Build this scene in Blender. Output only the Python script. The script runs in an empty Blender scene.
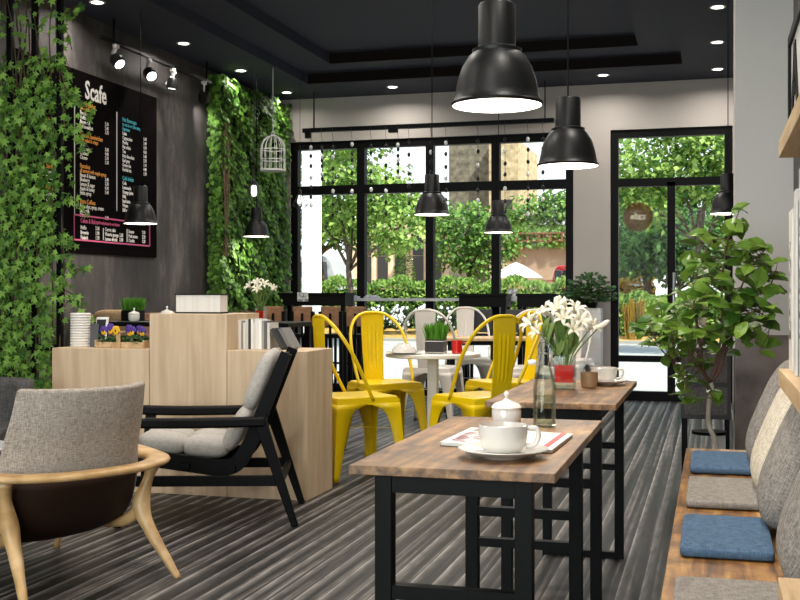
import bpy, bmesh, math, random
from math import sin, cos, pi, radians as R, sqrt, atan2
from mathutils import Vector as V, Matrix as M, Euler
SC = bpy.context.scene
COL = SC.collection
EYE = 1.116; YAW = R(15.6); FPX = 1119.0
CA, SA = cos(YAW), sin(YAW)

# ------------------------------------------------------------ measuring helpers (true positions in the room from sight lines)
def pt(px, py, d):
    l = (px-400)/FPX*d
    return V((l*CA-d*SA, l*SA+d*CA, EYE-(py-295)/FPX*d))
def aty(px, py, Y): return pt(px, py, Y/((px-400)/FPX*SA+CA))
def atx(px, py, X): return pt(px, py, X/((px-400)/FPX*CA-SA))
def atz(px, py, z): return pt(px, py, (EYE-z)*FPX/(py-295))

# ------------------------------------------------------------ materials
MATS = {}
def nodes(name):
    m = bpy.data.materials.new(name); m.use_nodes = True
    nt = m.node_tree; return m, nt, nt.nodes['Principled BSDF']
def rgb(h):
    h = h.lstrip('#'); c = [int(h[i:i+2], 16)/255 for i in (0, 2, 4)]
    return tuple((x/12.92 if x <= .04045 else ((x+.055)/1.055)**2.4) for x in c)+(1,)
def mat(name, col, rough=.5, metal=0, var=0, scale=8, stretch=(1, 1, 1), bump=0, col2=None, emit=None, es=0, coat=0, spec=None, detail=4, ramp=(.3, .7), space='Object', sheen=0):
    if name in MATS: return MATS[name]
    m, nt, b = nodes(name); c = rgb(col)
    b.inputs['Base Color'].default_value = c; b.inputs['Roughness'].default_value = rough; b.inputs['Metallic'].default_value = metal
    if spec is not None: b.inputs['Specular IOR Level'].default_value = spec
    if coat: b.inputs['Coat Weight'].default_value = coat
    if sheen: b.inputs['Sheen Weight'].default_value = sheen
    if emit: b.inputs['Emission Color'].default_value = rgb(emit); b.inputs['Emission Strength'].default_value = es
    if var or col2 or bump:
        tc = nt.nodes.new('ShaderNodeTexCoord'); mp = nt.nodes.new('ShaderNodeMapping'); mp.inputs['Scale'].default_value = stretch
        nz = nt.nodes.new('ShaderNodeTexNoise'); nz.inputs['Scale'].default_value = scale; nz.inputs['Detail'].default_value = detail
        nt.links.new(tc.outputs[space], mp.inputs[0]); nt.links.new(mp.outputs[0], nz.inputs['Vector'])
        if var or col2:
            rp = nt.nodes.new('ShaderNodeValToRGB'); rp.color_ramp.elements[0].position = ramp[0]; rp.color_ramp.elements[1].position = ramp[1]
            c2 = rgb(col2) if col2 else tuple(x*(1-var) for x in c[:3])+(1,)
            rp.color_ramp.elements[0].color = c2; rp.color_ramp.elements[1].color = c
            nt.links.new(nz.outputs['Fac'], rp.inputs[0]); nt.links.new(rp.outputs[0], b.inputs['Base Color'])
        if bump:
            bp = nt.nodes.new('ShaderNodeBump'); bp.inputs['Strength'].default_value = bump; bp.inputs['Distance'].default_value = .01
            nt.links.new(nz.outputs['Fac'], bp.inputs['Height']); nt.links.new(bp.outputs[0], b.inputs['Normal'])
    MATS[name] = m; return m
def leafmat(name, dark, light, trans=.3, rough=.62):
    m, nt, b = nodes(name)
    g = nt.nodes.new('ShaderNodeNewGeometry'); rp = nt.nodes.new('ShaderNodeValToRGB')
    rp.color_ramp.elements[0].color = rgb(dark); rp.color_ramp.elements[1].color = rgb(light)
    nt.links.new(g.outputs['Random Per Island'], rp.inputs[0]); nt.links.new(rp.outputs[0], b.inputs['Base Color'])
    b.inputs['Roughness'].default_value = rough
    t = nt.nodes.new('ShaderNodeBsdfTranslucent'); mx = nt.nodes.new('ShaderNodeMixShader'); mx.inputs[0].default_value = trans
    nt.links.new(rp.outputs[0], t.inputs[0]); nt.links.new(b.outputs[0], mx.inputs[1]); nt.links.new(t.outputs[0], mx.inputs[2])
    nt.links.new(mx.outputs[0], nt.nodes['Material Output'].inputs[0]); return m
def glassmat(name, tint='#ffffff', refl=1.0):
    m, nt, b = nodes(name); nt.nodes.remove(b)
    tr = nt.nodes.new('ShaderNodeBsdfTransparent'); tr.inputs[0].default_value = rgb(tint)
    gl = nt.nodes.new('ShaderNodeBsdfGlossy'); gl.inputs['Roughness'].default_value = .02
    fr = nt.nodes.new('ShaderNodeFresnel'); fr.inputs[0].default_value = 1.45
    mu = nt.nodes.new('ShaderNodeMath'); mu.operation = 'MULTIPLY'; mu.inputs[1].default_value = refl
    mx = nt.nodes.new('ShaderNodeMixShader'); nt.links.new(fr.outputs[0], mu.inputs[0]); nt.links.new(mu.outputs[0], mx.inputs[0])
    nt.links.new(tr.outputs[0], mx.inputs[1]); nt.links.new(gl.outputs[0], mx.inputs[2])
    nt.links.new(mx.outputs[0], nt.nodes['Material Output'].inputs[0]); return m
def emis(name, col, s):
    m, nt, b = nodes(name); b.inputs['Base Color'].default_value = rgb(col)
    b.inputs['Emission Color'].default_value = rgb(col); b.inputs['Emission Strength'].default_value = s; return m
def woodmat(name, a, b_, c, scale=3, stretch=(6, .6, 6), rough=.5, knots=True, bump=.15, planks=0):
    m, nt, b = nodes(name)
    tc = nt.nodes.new('ShaderNodeTexCoord'); mp = nt.nodes.new('ShaderNodeMapping'); mp.inputs['Scale'].default_value = stretch
    n1 = nt.nodes.new('ShaderNodeTexNoise'); n1.inputs['Scale'].default_value = scale; n1.inputs['Detail'].default_value = 6; n1.inputs['Distortion'].default_value = .6
    nt.links.new(tc.outputs['Object'], mp.inputs[0]); nt.links.new(mp.outputs[0], n1.inputs['Vector'])
    rp = nt.nodes.new('ShaderNodeValToRGB'); e = rp.color_ramp.elements; e[0].position = .3; e[1].position = .7
    e[0].color = rgb(a); e[1].color = rgb(c); x = e.new(.5); x.color = rgb(b_)
    nt.links.new(n1.outputs['Fac'], rp.inputs[0]); out = rp.outputs[0]
    if knots:
        n2 = nt.nodes.new('ShaderNodeTexNoise'); n2.inputs['Scale'].default_value = 8; n2.inputs['Detail'].default_value = 7; n2.inputs['Roughness'].default_value = .65
        nt.links.new(tc.outputs['Object'], n2.inputs['Vector'])
        r2 = nt.nodes.new('ShaderNodeValToRGB'); r2.color_ramp.elements[0].position = .40; r2.color_ramp.elements[1].position = .56
        r2.color_ramp.elements[0].color = (.34, .29, .26, 1); r2.color_ramp.elements[1].color = (1, 1, 1, 1)
        mx = nt.nodes.new('ShaderNodeMixRGB'); mx.blend_type = 'MULTIPLY'; mx.inputs[0].default_value = .8
        nt.links.new(n2.outputs['Fac'], r2.inputs[0]); nt.links.new(out, mx.inputs[1]); nt.links.new(r2.outputs[0], mx.inputs[2]); out = mx.outputs[0]
    nt.links.new(out, b.inputs['Base Color']); b.inputs['Roughness'].default_value = rough
    bp = nt.nodes.new('ShaderNodeBump'); bp.inputs['Strength'].default_value = bump; bp.inputs['Distance'].default_value = .004
    nt.links.new(n1.outputs['Fac'], bp.inputs['Height']); nt.links.new(bp.outputs[0], b.inputs['Normal'])
    return m
def weavemat(name, a, b_, freq=260, bump=.5, stripes=None):
    m, nt, b = nodes(name)
    tc = nt.nodes.new('ShaderNodeTexCoord')
    outs = []
    for st, in (((1, .12, .12),), ((.12, .12, 1),)):
        mp = nt.nodes.new('ShaderNodeMapping'); mp.inputs['Scale'].default_value = st
        n = nt.nodes.new('ShaderNodeTexNoise'); n.inputs['Scale'].default_value = freq; n.inputs['Detail'].default_value = 2
        nt.links.new(tc.outputs['Object'], mp.inputs[0]); nt.links.new(mp.outputs[0], n.inputs['Vector']); outs.append(n.outputs['Fac'])
    ad = nt.nodes.new('ShaderNodeMath'); ad.operation = 'ADD'; nt.links.new(outs[0], ad.inputs[0]); nt.links.new(outs[1], ad.inputs[1])
    hf = nt.nodes.new('ShaderNodeMath'); hf.operation = 'MULTIPLY'; hf.inputs[1].default_value = .5; nt.links.new(ad.outputs[0], hf.inputs[0])
    rp = nt.nodes.new('ShaderNodeValToRGB'); rp.color_ramp.elements[0].position = .38; rp.color_ramp.elements[1].position = .62
    rp.color_ramp.elements[0].color = rgb(a); rp.color_ramp.elements[1].color = rgb(b_)
    nt.links.new(hf.outputs[0], rp.inputs[0]); nt.links.new(rp.outputs[0], b.inputs['Base Color'])
    b.inputs['Roughness'].default_value = .9; b.inputs['Specular IOR Level'].default_value = .15
    bp = nt.nodes.new('ShaderNodeBump'); bp.inputs['Strength'].default_value = bump; bp.inputs['Distance'].default_value = .002
    nt.links.new(hf.outputs[0], bp.inputs['Height']); nt.links.new(bp.outputs[0], b.inputs['Normal'])
    return m

def carpetmat():
    m, nt, b = nodes('striped_carpet')
    tc = nt.nodes.new('ShaderNodeTexCoord')
    def nz(st, sc, det):
        mp = nt.nodes.new('ShaderNodeMapping'); mp.inputs['Scale'].default_value = st
        n = nt.nodes.new('ShaderNodeTexNoise'); n.inputs['Scale'].default_value = sc; n.inputs['Detail'].default_value = det
        nt.links.new(tc.outputs['Object'], mp.inputs[0]); nt.links.new(mp.outputs[0], n.inputs['Vector']); return n.outputs['Fac']
    def ramp(src, els):
        r = nt.nodes.new('ShaderNodeValToRGB'); e = r.color_ramp.elements
        e[0].position, e[0].color = els[0][0], rgb(els[0][1]); e[1].position, e[1].color = els[-1][0], rgb(els[-1][1])
        for p, c in els[1:-1]: x = e.new(p); x.color = rgb(c)
        nt.links.new(src, r.inputs[0]); return r.outputs[0]
    base = ramp(nz((1, .012, 0), 34, 3), [(.34, '#141313'), (.46, '#222120'), (.55, '#363332'), (.63, '#625d59'), (.72, '#857f7a')])
    mott = ramp(nz((1, .14, 0), 45, 5), [(.36, '#7b7a7a'), (.62, '#ffffff')])
    amp = ramp(nz((1, .02, 0), 9, 2), [(.35, '#202020'), (.6, '#ffffff')])
    sx = nt.nodes.new('ShaderNodeSeparateXYZ'); nt.links.new(tc.outputs['Object'], sx.inputs[0])
    mu = nt.nodes.new('ShaderNodeMath'); mu.operation = 'MULTIPLY'; mu.inputs[1].default_value = 11.5; nt.links.new(sx.outputs['X'], mu.inputs[0])
    fr = nt.nodes.new('ShaderNodeMath'); fr.operation = 'FRACT'; nt.links.new(mu.outputs[0], fr.inputs[0])
    ln = ramp(fr.outputs[0], [(.0, '#000000'), (.04, '#c4bfba'), (.10, '#8a8581'), (.2, '#726d6a'), (.42, '#353332'), (.46, '#000000')])
    lm = nt.nodes.new('ShaderNodeMixRGB'); lm.blend_type = 'MULTIPLY'; lm.inputs[0].default_value = .6
    nt.links.new(ln, lm.inputs[1]); nt.links.new(amp, lm.inputs[2])
    lt = nt.nodes.new('ShaderNodeMixRGB'); lt.blend_type = 'LIGHTEN'; lt.inputs[0].default_value = .85
    nt.links.new(base, lt.inputs[1]); nt.links.new(lm.outputs[0], lt.inputs[2])
    m2 = nt.nodes.new('ShaderNodeMixRGB'); m2.blend_type = 'MULTIPLY'; m2.inputs[0].default_value = .65
    nt.links.new(lt.outputs[0], m2.inputs[1]); nt.links.new(mott, m2.inputs[2])
    nt.links.new(m2.outputs[0], b.inputs['Base Color']); b.inputs['Roughness'].default_value = .5; b.inputs['Specular IOR Level'].default_value = .2
    return m

# ------------------------------------------------------------ mesh helpers
def xf(bm, verts, m): bmesh.ops.transform(bm, matrix=m, verts=verts)
def box(bm, c, s, rot=None):
    r = bmesh.ops.create_cube(bm, size=1)['verts']
    m = M.Translation(V(c)) @ (rot.to_4x4() if rot else M.Identity(4)) @ M.Diagonal((s[0], s[1], s[2], 1))
    xf(bm, r, m); return r
def bb(bm, x0, x1, y0, y1, z0, z1): return box(bm, ((x0+x1)/2, (y0+y1)/2, (z0+z1)/2), (abs(x1-x0), abs(y1-y0), abs(z1-z0)))
def basis(d, up=V((0, 0, 1))):
    d = d.normalized()
    if abs(d.dot(up)) > .98: up = V((0, 1, 0))
    x = d.cross(up).normalized(); y = x.cross(d).normalized(); return x, y, d
def beam(bm, p, q, w, h=None, w2=None, h2=None, up=V((0, 0, 1))):
    p, q = V(p), V(q); h = h or w; w2 = w2 or w; h2 = h2 or h
    x, y, d = basis(q-p, up); vs = []
    for c, a, b_ in ((p, w, h), (q, w2, h2)):
        vs.append([bm.verts.new(c+x*sx*a/2+y*sy*b_/2) for sx, sy in ((-1, -1), (1, -1), (1, 1), (-1, 1))])
    for i in range(4): bm.faces.new((vs[0][i], vs[0][(i+1) % 4], vs[1][(i+1) % 4], vs[1][i]))
    bm.faces.new(vs[0][::-1]); bm.faces.new(vs[1])
def tube(bm, pts, r, n=10, cap=True, closed=False):
    pts = [V(p) for p in pts]; N = len(pts); rings = []
    rs = r if isinstance(r, (list, tuple)) else [r]*N
    px = None
    for i, p in enumerate(pts):
        if closed: d = pts[(i+1) % N]-pts[i-1]
        else: d = pts[min(i+1, N-1)]-pts[max(i-1, 0)]
        d.normalize()
        if px is None: x, y, _ = basis(d)
        else:
            x = px-d*px.dot(d)
            if x.length < 1e-6: x, y, _ = basis(d)
            x.normalize(); y = d.cross(x)
        px = x
        rings.append([bm.verts.new(p+(x*cos(2*pi*k/n)+y*sin(2*pi*k/n))*rs[i]) for k in range(n)])
    for i in range(N if closed else N-1):
        a, b_ = rings[i], rings[(i+1) % N]
        for k in range(n): bm.faces.new((a[k], a[(k+1) % n], b_[(k+1) % n], b_[k]))
    if cap and not closed: bm.faces.new(rings[0][::-1]); bm.faces.new(rings[-1])
def spline(pts, n=8):
    pts = [V(p) for p in pts]; out = []
    P = [pts[0]*2-pts[1]]+pts+[pts[-1]*2-pts[-2]]
    for i in range(1, len(P)-2):
        for k in range(n):
            t = k/n; a, b_, c, d = P[i-1], P[i], P[i+1], P[i+2]
            out.append(.5*((2*b_)+(c-a)*t+(2*a-5*b_+4*c-d)*t*t+(3*b_-a-3*c+d)*t**3))
    out.append(pts[-1]); return out
def lathe(bm, prof, n=28, c=(0, 0, 0), capb=True, capt=False):
    rings = []
    for r, z in prof: rings.append([bm.verts.new((c[0]+r*cos(2*pi*k/n), c[1]+r*sin(2*pi*k/n), c[2]+z)) for k in range(n)])
    for a, b_ in zip(rings, rings[1:]):
        for k in range(n): bm.faces.new((a[k], a[(k+1) % n], b_[(k+1) % n], b_[k]))
    if capb and prof[0][0] > 1e-4: bm.faces.new(rings[0][::-1])
    if capt and prof[-1][0] > 1e-4: bm.faces.new(rings[-1])
def grid(bm, f, nu, nv, thick=0):
    g = [[bm.verts.new(f(i/nu, j/nv)) for j in range(nv+1)] for i in range(nu+1)]
    for i in range(nu):
        for j in range(nv): bm.faces.new((g[i][j], g[i+1][j], g[i+1][j+1], g[i][j+1]))
    return g
def superbox(bm, c, s, p=.35, n=10, rot=None, fn=None, q=None):
    """rounded cushion: superellipsoid of half sizes s; p -> 0 boxy, 1 round"""
    q = q or p
    def se(v, e): return math.copysign(abs(v)**e, v)
    rings = []
    for i in range(n*2+1):
        th = -pi/2+pi*i/(n*2); row = []
        for k in range(n*4):
            ph = 2*pi*k/(n*4)
            v = V((s[0]*se(cos(th), q)*se(cos(ph), p), s[1]*se(cos(th), q)*se(sin(ph), p), s[2]*se(sin(th), q)))
            if fn: v = fn(v)
            if rot: v = rot @ v
            row.append(bm.verts.new(v+V(c)))
        rings.append(row)
    for a, b_ in zip(rings, rings[1:]):
        for k in range(n*4): bm.faces.new((a[k], a[(k+1) % (n*4)], b_[(k+1) % (n*4)], b_[k]))
    bmesh.ops.remove_doubles(bm, verts=[v for r in (rings[0], rings[-1]) for v in r], dist=1e-5)
def B(): return bmesh.new()
def obj(name, bm, m, parent=None, smooth=False, bevel=0, loc=None, solid=0, sub=0):
    me = bpy.data.meshes.new(name)
    if isinstance(bm, tuple): me.from_pydata(bm[0], [], bm[1]); me.update()
    else:
        bmesh.ops.recalc_face_normals(bm, faces=bm.faces); bm.to_mesh(me); bm.free()
    me.materials.append(m)
    if smooth:
        me.polygons.foreach_set('use_smooth', [True]*len(me.polygons))
        if smooth != 'all':
            try: me.set_sharp_from_angle(angle=R(38))
            except Exception: pass
    o = bpy.data.objects.new(name, me); COL.objects.link(o)
    if solid: md = o.modifiers.new('solid', 'SOLIDIFY'); md.thickness = solid; md.offset = 0
    if sub: md = o.modifiers.new('sub', 'SUBSURF'); md.levels = sub; md.render_levels = sub
    if bevel: md = o.modifiers.new('bevel', 'BEVEL'); md.width = bevel; md.segments = 2; md.limit_method = 'ANGLE'; md.harden_normals = False
    if parent: o.parent = parent
    if loc: o.location = loc
    return o
def tag(o, label, cat, group=None, kind=None):
    o['label'] = label; o['category'] = cat
    if group: o['group'] = group
    if kind: o['kind'] = kind
    return o
def thing(name, label, cat, loc=(0, 0, 0), rz=0, group=None):
    o = bpy.data.objects.new(name, None); COL.objects.link(o); o.location = loc; o.rotation_euler = (0, 0, rz)
    o.empty_display_size = .1
    return tag(o, label, cat, group)
def st(name, bm, m, parent=None, **k):
    o = obj(name, bm, m, parent, **k)
    if not parent: o['kind'] = 'structure'
    return o
def dup(root, label=None, loc=None, rz=None, scale=None):
    r = root.copy(); COL.objects.link(r)
    if loc is not None: r.location = loc
    if rz is not None: r.rotation_euler = (0, 0, rz)
    if scale: r.scale = (scale,)*3
    if label: r['label'] = label
    kids = [o for o in SC.objects if o.parent == root]
    for ch in kids:
        c = ch.copy(); COL.objects.link(c); c.parent = r
        for g in [o for o in SC.objects if o.parent == ch]:
            d = g.copy(); COL.objects.link(d); d.parent = c
    return r

# ------------------------------------------------------------ leaves
def ivy_shape():
    pts = []
    lob = [(0, 1), (50, .78), (110, .55)]
    ang = []
    for i, (a, r) in enumerate([(-110, .55), (-80, .32), (-50, .8), (-25, .42), (0, 1), (25, .42), (50, .8), (80, .32), (110, .55), (180, .12)]):
        ang.append((sin(R(a))*r, cos(R(a))*r))
    return [(0, 0, .0)]+[(x, y, -.18*(x*x+y*y)) for x, y in ang], [(0, i, i+1) for i in range(1, 10)]+[(0, 10, 1)]
def oval_shape(w=.42):
    v = [(0, 0, 0), (0, 1, -.16)]; L = [(.18, .55), (.5, 1), (.8, .66)]
    mid = [(0, .33, .03), (0, .66, 0)]
    l = [(-w*k, y, .1*k-.1*y*y) for y, k in L]; r = [(w*k, y, .1*k-.1*y*y) for y, k in L]
    vs = v+mid+l+r
    return vs, [(0, 2, 4), (2, 5, 4), (2, 3, 5), (3, 6, 5), (3, 1, 6), (0, 7, 2), (2, 7, 8), (2, 8, 3), (3, 8, 9), (3, 9, 1)]
def quad_shape(w=.35): return [(0, 0, 0), (-w, .5, .08), (0, 1, -.05), (w, .5, .08)], [(0, 1, 2), (0, 2, 3)]
def blade_shape(w=.05): return [(-w, 0, 0), (w, 0, 0), (w*.6, .6, .03), (0, 1, .1), (-w*.6, .6, .03)], [(0, 1, 2, 3, 4)]
def leaves(items, shape):
    """items: (pos, up-direction of leaf, normal hint, size)"""
    sv, sf = shape; vs = []; fs = []
    for p, d, nrm, s in items:
        d = d.normalized(); x = d.cross(nrm)
        if x.length < 1e-4: x = V((1, 0, 0))
        x.normalize(); n = x.cross(d); b0 = len(vs)
        for a, b_, c in sv: vs.append(tuple(p+x*(a*s)+d*(b_*s)+n*(c*s)))
        for f in sf: fs.append(tuple(i+b0 for i in f))
    return vs, fs
rnd = random.Random(7)
def rv(s=1): return V((rnd.uniform(-1, 1), rnd.uniform(-1, 1), rnd.uniform(-1, 1)))*s
def rsph():
    while 1:
        v = rv()
        if 0.01 < v.length <= 1: return v

# ------------------------------------------------------------ common materials
m_black = mat('black_powder_coat', '#060607', .5, spec=.12)
m_blackwood = mat('black_stained_wood', '#060606', .5, var=.3, scale=20, spec=.12)
m_white = mat('white_ceramic', '#ddd7cf', .18, coat=.4)
m_glass = glassmat('window_glass', '#fafdfb', .08)
m_clear = glassmat('clear_glass', '#f6f9f6', .5)
m_oak = woodmat('pale_oak_veneer', '#bea384', '#ccb292', '#d8bfa0', 4, (5, 5, .45), .5, False, .04)
m_oak2 = woodmat('honey_oak', '#ab8655', '#c49d6a', '#d6b483', 5, (2, 2, 2), .38, False, .04)
m_shelf = woodmat('oak_shelf', '#ab8a60', '#c3a278', '#d0b48c', 6, (5, .5, 5), .5, False, .06)
m_rustic = woodmat('rustic_brown_wood', '#523820', '#896139', '#b48a58', 5, (7, .7, 7), .42, True, .12)
m_bench = woodmat('reclaimed_bench_wood', '#50321a', '#966631', '#c0914f', 5, (7, .6, 7), .42, True, .15)
m_steel = mat('black_steel', '#050505', .5, spec=.12)
m_yellow = mat('yellow_enamel', '#e6c300', .33, coat=.2, var=.08, scale=6)
m_wh_en = mat('white_enamel', '#e0d9d0', .35, coat=.2, var=.06, scale=6)
m_lamp = mat('matt_black_lamp', '#0d0e0e', .42, spec=.3)
m_bulb = emis('lit_lamp_interior', '#fff6e6', 5)
m_dlight = emis('lit_downlight', '#fff3df', 14)
m_grey = weavemat('grey_cushion_weave', '#68625d', '#98928b', 380, .5)
m_greyseat = weavemat('grey_seat_weave', '#7a746d', '#958f87', 420, .2)
m_cream = weavemat('cream_knit', '#b5a995', '#d9cfbd', 300, 1.0)
m_blue = weavemat('blue_felt', '#41566d', '#566e88', 420, .2)
m_shell = weavemat('taupe_linen', '#83786e', '#b9aea3', 420, .4)
m_quilt = weavemat('light_grey_upholstery', '#a59f98', '#bfb9b1', 420, .2)
m_darkgrey = weavemat('dark_grey_upholstery', '#3e3c3c', '#5c5957', 200, .4)
m_brownseat = woodmat('brown_seat_back', '#6e4c34', '#835d42', '#96704f', 4, (3, 3, 6), .5, False, .05)
m_red = mat('red_glaze', '#c4160f', .2, coat=.5)
m_soil = mat('dark_soil', '#17120e', .9)
m_stem = mat('green_stem', '#5c7a34', .5)

# ============================================================ THE ROOM
XL, XR, YF, YB, ZC = -4.82, .42, 12.0, -2.6, 3.35
bm = B(); bb(bm, XL-.3, XR+.3, YB-.2, YF+.1, -.2, 0)
st('floor', bm, carpetmat())
# concrete wall
m, nt, b = nodes('dark_plaster')
tc = nt.nodes.new('ShaderNodeTexCoord'); mp = nt.nodes.new('ShaderNodeMapping'); mp.inputs['Scale'].default_value = (1, 2.0, .8)
n1 = nt.nodes.new('ShaderNodeTexNoise'); n1.inputs['Scale'].default_value = 1.6; n1.inputs['Detail'].default_value = 9; n1.inputs['Roughness'].default_value = .68
nt.links.new(tc.outputs['Object'], mp.inputs[0]); nt.links.new(mp.outputs[0], n1.inputs['Vector'])
rp = nt.nodes.new('ShaderNodeValToRGB'); e = rp.color_ramp.elements; e[0].position = .3; e[0].color = rgb('#2b2a2c'); e[1].position = .72; e[1].color = rgb('#77706b'); x = e.new(.5); x.color = rgb('#464241')
nt.links.new(n1.outputs['Fac'], rp.inputs[0]); nt.links.new(rp.outputs[0], b.inputs['Base Color']); b.inputs['Roughness'].default_value = .75
bp = nt.nodes.new('ShaderNodeBump'); bp.inputs['Strength'].default_value = .4; bp.inputs['Distance'].default_value = .01; nt.links.new(n1.outputs['Fac'], bp.inputs['Height']); nt.links.new(bp.outputs[0], b.inputs['Normal'])
m_plaster = m
bm = B(); bb(bm, XL-.25, XL, YB, YF, 0, ZC+.3); st('wall_left', bm, m_plaster)
m_wall = mat('pale_greige_paint', '#b0a9a3', .8, var=.04, scale=3)
m_pier = mat('light_grey_paint', '#c4c1bc', .8, var=.04, scale=2)
m_dkwall = mat('charcoal_wall_paint', '#4b4947', .8, var=.15, scale=30)
# front wall with window and door openings
WX0, WX1, WZ = -4.66, -1.43, 2.86
DX0, DX1 = -1.04, .20
bm = B()
bb(bm, XL-.25, WX0, YF, YF+.22, 0, ZC+.3); bb(bm, WX1, DX0, YF, YF+.22, 0, ZC+.3); bb(bm, DX1, XR+.3, YF, YF+.22, 0, ZC+.3)
bb(bm, WX0, WX1, YF, YF+.22, WZ, ZC+.3); bb(bm, DX0, DX1, YF, YF+.22, WZ, ZC+.3)
st('wall_front', bm, m_wall)
bm = B(); bb(bm, XR, XR+.25, YB, YF, 0, ZC+.3); st('wall_right', bm, m_dkwall)
PY = 6.37
bm = B(); bb(bm, .12, XR, PY, PY+.55, 0, ZC); st('wall_pier', bm, m_pier)
# back wall: open glazed front behind the viewer
bm = B(); bb(bm, XL-.25, XL+.25, YB-.2, YB, 0, ZC+.3); bb(bm, XR-.2, XR+.25, YB-.2, YB, 0, ZC+.3); bb(bm, XL, XR, YB-.2, YB, 3.15, ZC+.3)
st('wall_back', bm, m_wall)
bm = B()
for x in (XL+.28, -3.1, -1.4, XR-.24): bb(bm, x-.03, x+.03, YB-.14, YB-.06, 0, 3.15)
st('window_2', bm, m_black)
bm = B(); bb(bm, XL+.25, XR-.2, YB-.105, YB-.095, .03, 3.12); w2 = st('window_pane', bm, m_glass, bpy.data.objects['window_2'])
# stepped ceiling
m_ceil = mat('navy_ceiling_paint', '#2b3042', .8, var=.05, scale=2)
bm = B()
def ring(z0, z1, x0, x1, y0, y1):
    bb(bm, XL-.25, x0, YB-.2, YF+.2, z0, z1); bb(bm, x1, XR+.25, YB-.2, YF+.2, z0, z1)
    bb(bm, x0, x1, y1, YF+.2, z0, z1); bb(bm, x0, x1, YB-.2, y0, z0, z1)
ring(ZC, ZC+.1, -4.12, -.28, 1.0, 11.16); ring(ZC+.1, ZC+.2, -3.72, -.67, 1.4, 10.7)
bb(bm, XL-.25, XR+.25, YB-.2, YF+.2, ZC+.2, ZC+.3)
st('ceiling', bm, m_ceil)
m_trim = mat('dark_brown_trim', '#140c09', .6, var=.2, scale=9, spec=.1)
bm = B(); bb(bm, -4.12, -.28, 11.14, 11.16, ZC, ZC+.1); st('trim_1', bm, m_trim)
bm = B(); bb(bm, -3.72, -.67, 10.68, 10.7, ZC+.1, ZC+.2); st('trim_2', bm, m_trim)
bm = B(); bb(bm, WX1, DX0, YF-.015, YF, 0, .09); st('baseboard_front', bm, m_pier)
bm = B(); bb(bm, XL, XL+.015, YB, YF, 0, .09); st('baseboard_left', bm, m_black)
# polished stone cladding at the foot of the pier
m_marble = mat('polished_brown_stone', '#8a7c76', .18, col2='#443c39', scale=3.2, detail=8, ramp=(.35, .7), coat=.3)
bm = B(); bb(bm, .13, XR-.002, PY-.02, PY, 0, .90); bb(bm, .118, .13, PY-.022, PY, 0, .905); st('trim_3', bm, m_marble)
# window_1
FW = .085
def frame(bm, x0, x1, z0, z1, w, y=YF+.03, dp=.1):
    bb(bm, x0, x0+w, y, y+dp, z0, z1); bb(bm, x1-w, x1, y, y+dp, z0, z1); bb(bm, x0+w, x1-w, y, y+dp, z1-w, z1); bb(bm, x0+w, x1-w, y, y+dp, z0, z0+w)
bm = B(); frame(bm, WX0, WX1, 0, WZ, FW)
for x in (-3.82, -3.02, -2.28): bb(bm, x-.045, x+.045, YF+.03, YF+.13, FW, WZ-FW)
bb(bm, WX0+FW, WX1-FW, YF+.035, YF+.125, 2.26, 2.36)
w1 = st('window_1', bm, m_black)
bm = B(); bb(bm, WX0+.02, WX1-.02, YF+.08, YF+.088, .02, WZ-.02); st('window_pane', bm, m_glass, w1)
bm = B(); frame(bm, DX0, DX1, 0, WZ, .08); bb(bm, DX0+.08, DX1-.08, YF+.035, YF+.125, 2.26, 2.345)
bb(bm, -.455, -.375, YF+.035, YF+.125, .0, 2.3); bb(bm, DX0+.08, DX1-.08, YF+.04, YF+.12, .41, .475); bb(bm, DX0+.08, DX1-.08, YF+.04, YF+.12, 0, .1)
d1 = st('door_1', bm, m_black)
bm = B(); bb(bm, DX0+.02, DX1-.02, YF+.08, YF+.088, .02, WZ-.02); st('door_pane', bm, m_glass, d1)
bm = B(); tube(bm, [(-.39, YF-.02, .95), (-.39, YF-.02, 1.35)], .012); beam(bm, (-.39, YF-.02, .98), (-.39, YF+.05, .98), .012); beam(bm, (-.39, YF-.02, 1.32), (-.39, YF+.05, 1.32), .012)
st('door_handle', bm, mat('brushed_steel', '#9a9a9a', .3, metal=1), d1)

# lettering helper
def text(s, size, m, M4, parent=None, name='lettering', ext=.0008, align='LEFT', xs=1, bold=0):
    cu = bpy.data.curves.new(name, 'FONT'); cu.body = s; cu.size = size; cu.extrude = ext; cu.align_x = align; cu.offset = bold; cu.resolution_u = 2
    t = bpy.data.objects.new('tmp', cu); COL.objects.link(t); dg = bpy.context.evaluated_depsgraph_get(); dg.update()
    me = bpy.data.meshes.new_from_object(t.evaluated_get(dg)); bpy.data.objects.remove(t)
    me.transform(M4 @ M.Diagonal((xs, 1, 1, 1))); return me
def join_texts(lst, name, m, parent):
    bm = B()
    for me in lst: bm.from_mesh(me); bpy.data.meshes.remove(me)
    bmesh.ops.dissolve_limit(bm, angle_limit=.01, verts=bm.verts, edges=bm.edges)
    me = bpy.data.meshes.new(name); bm.to_mesh(me); bm.free(); me.materials.clear(); me.materials.append(m)
    o = bpy.data.objects.new(name, me); COL.objects.link(o); o.parent = parent; return o
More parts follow.
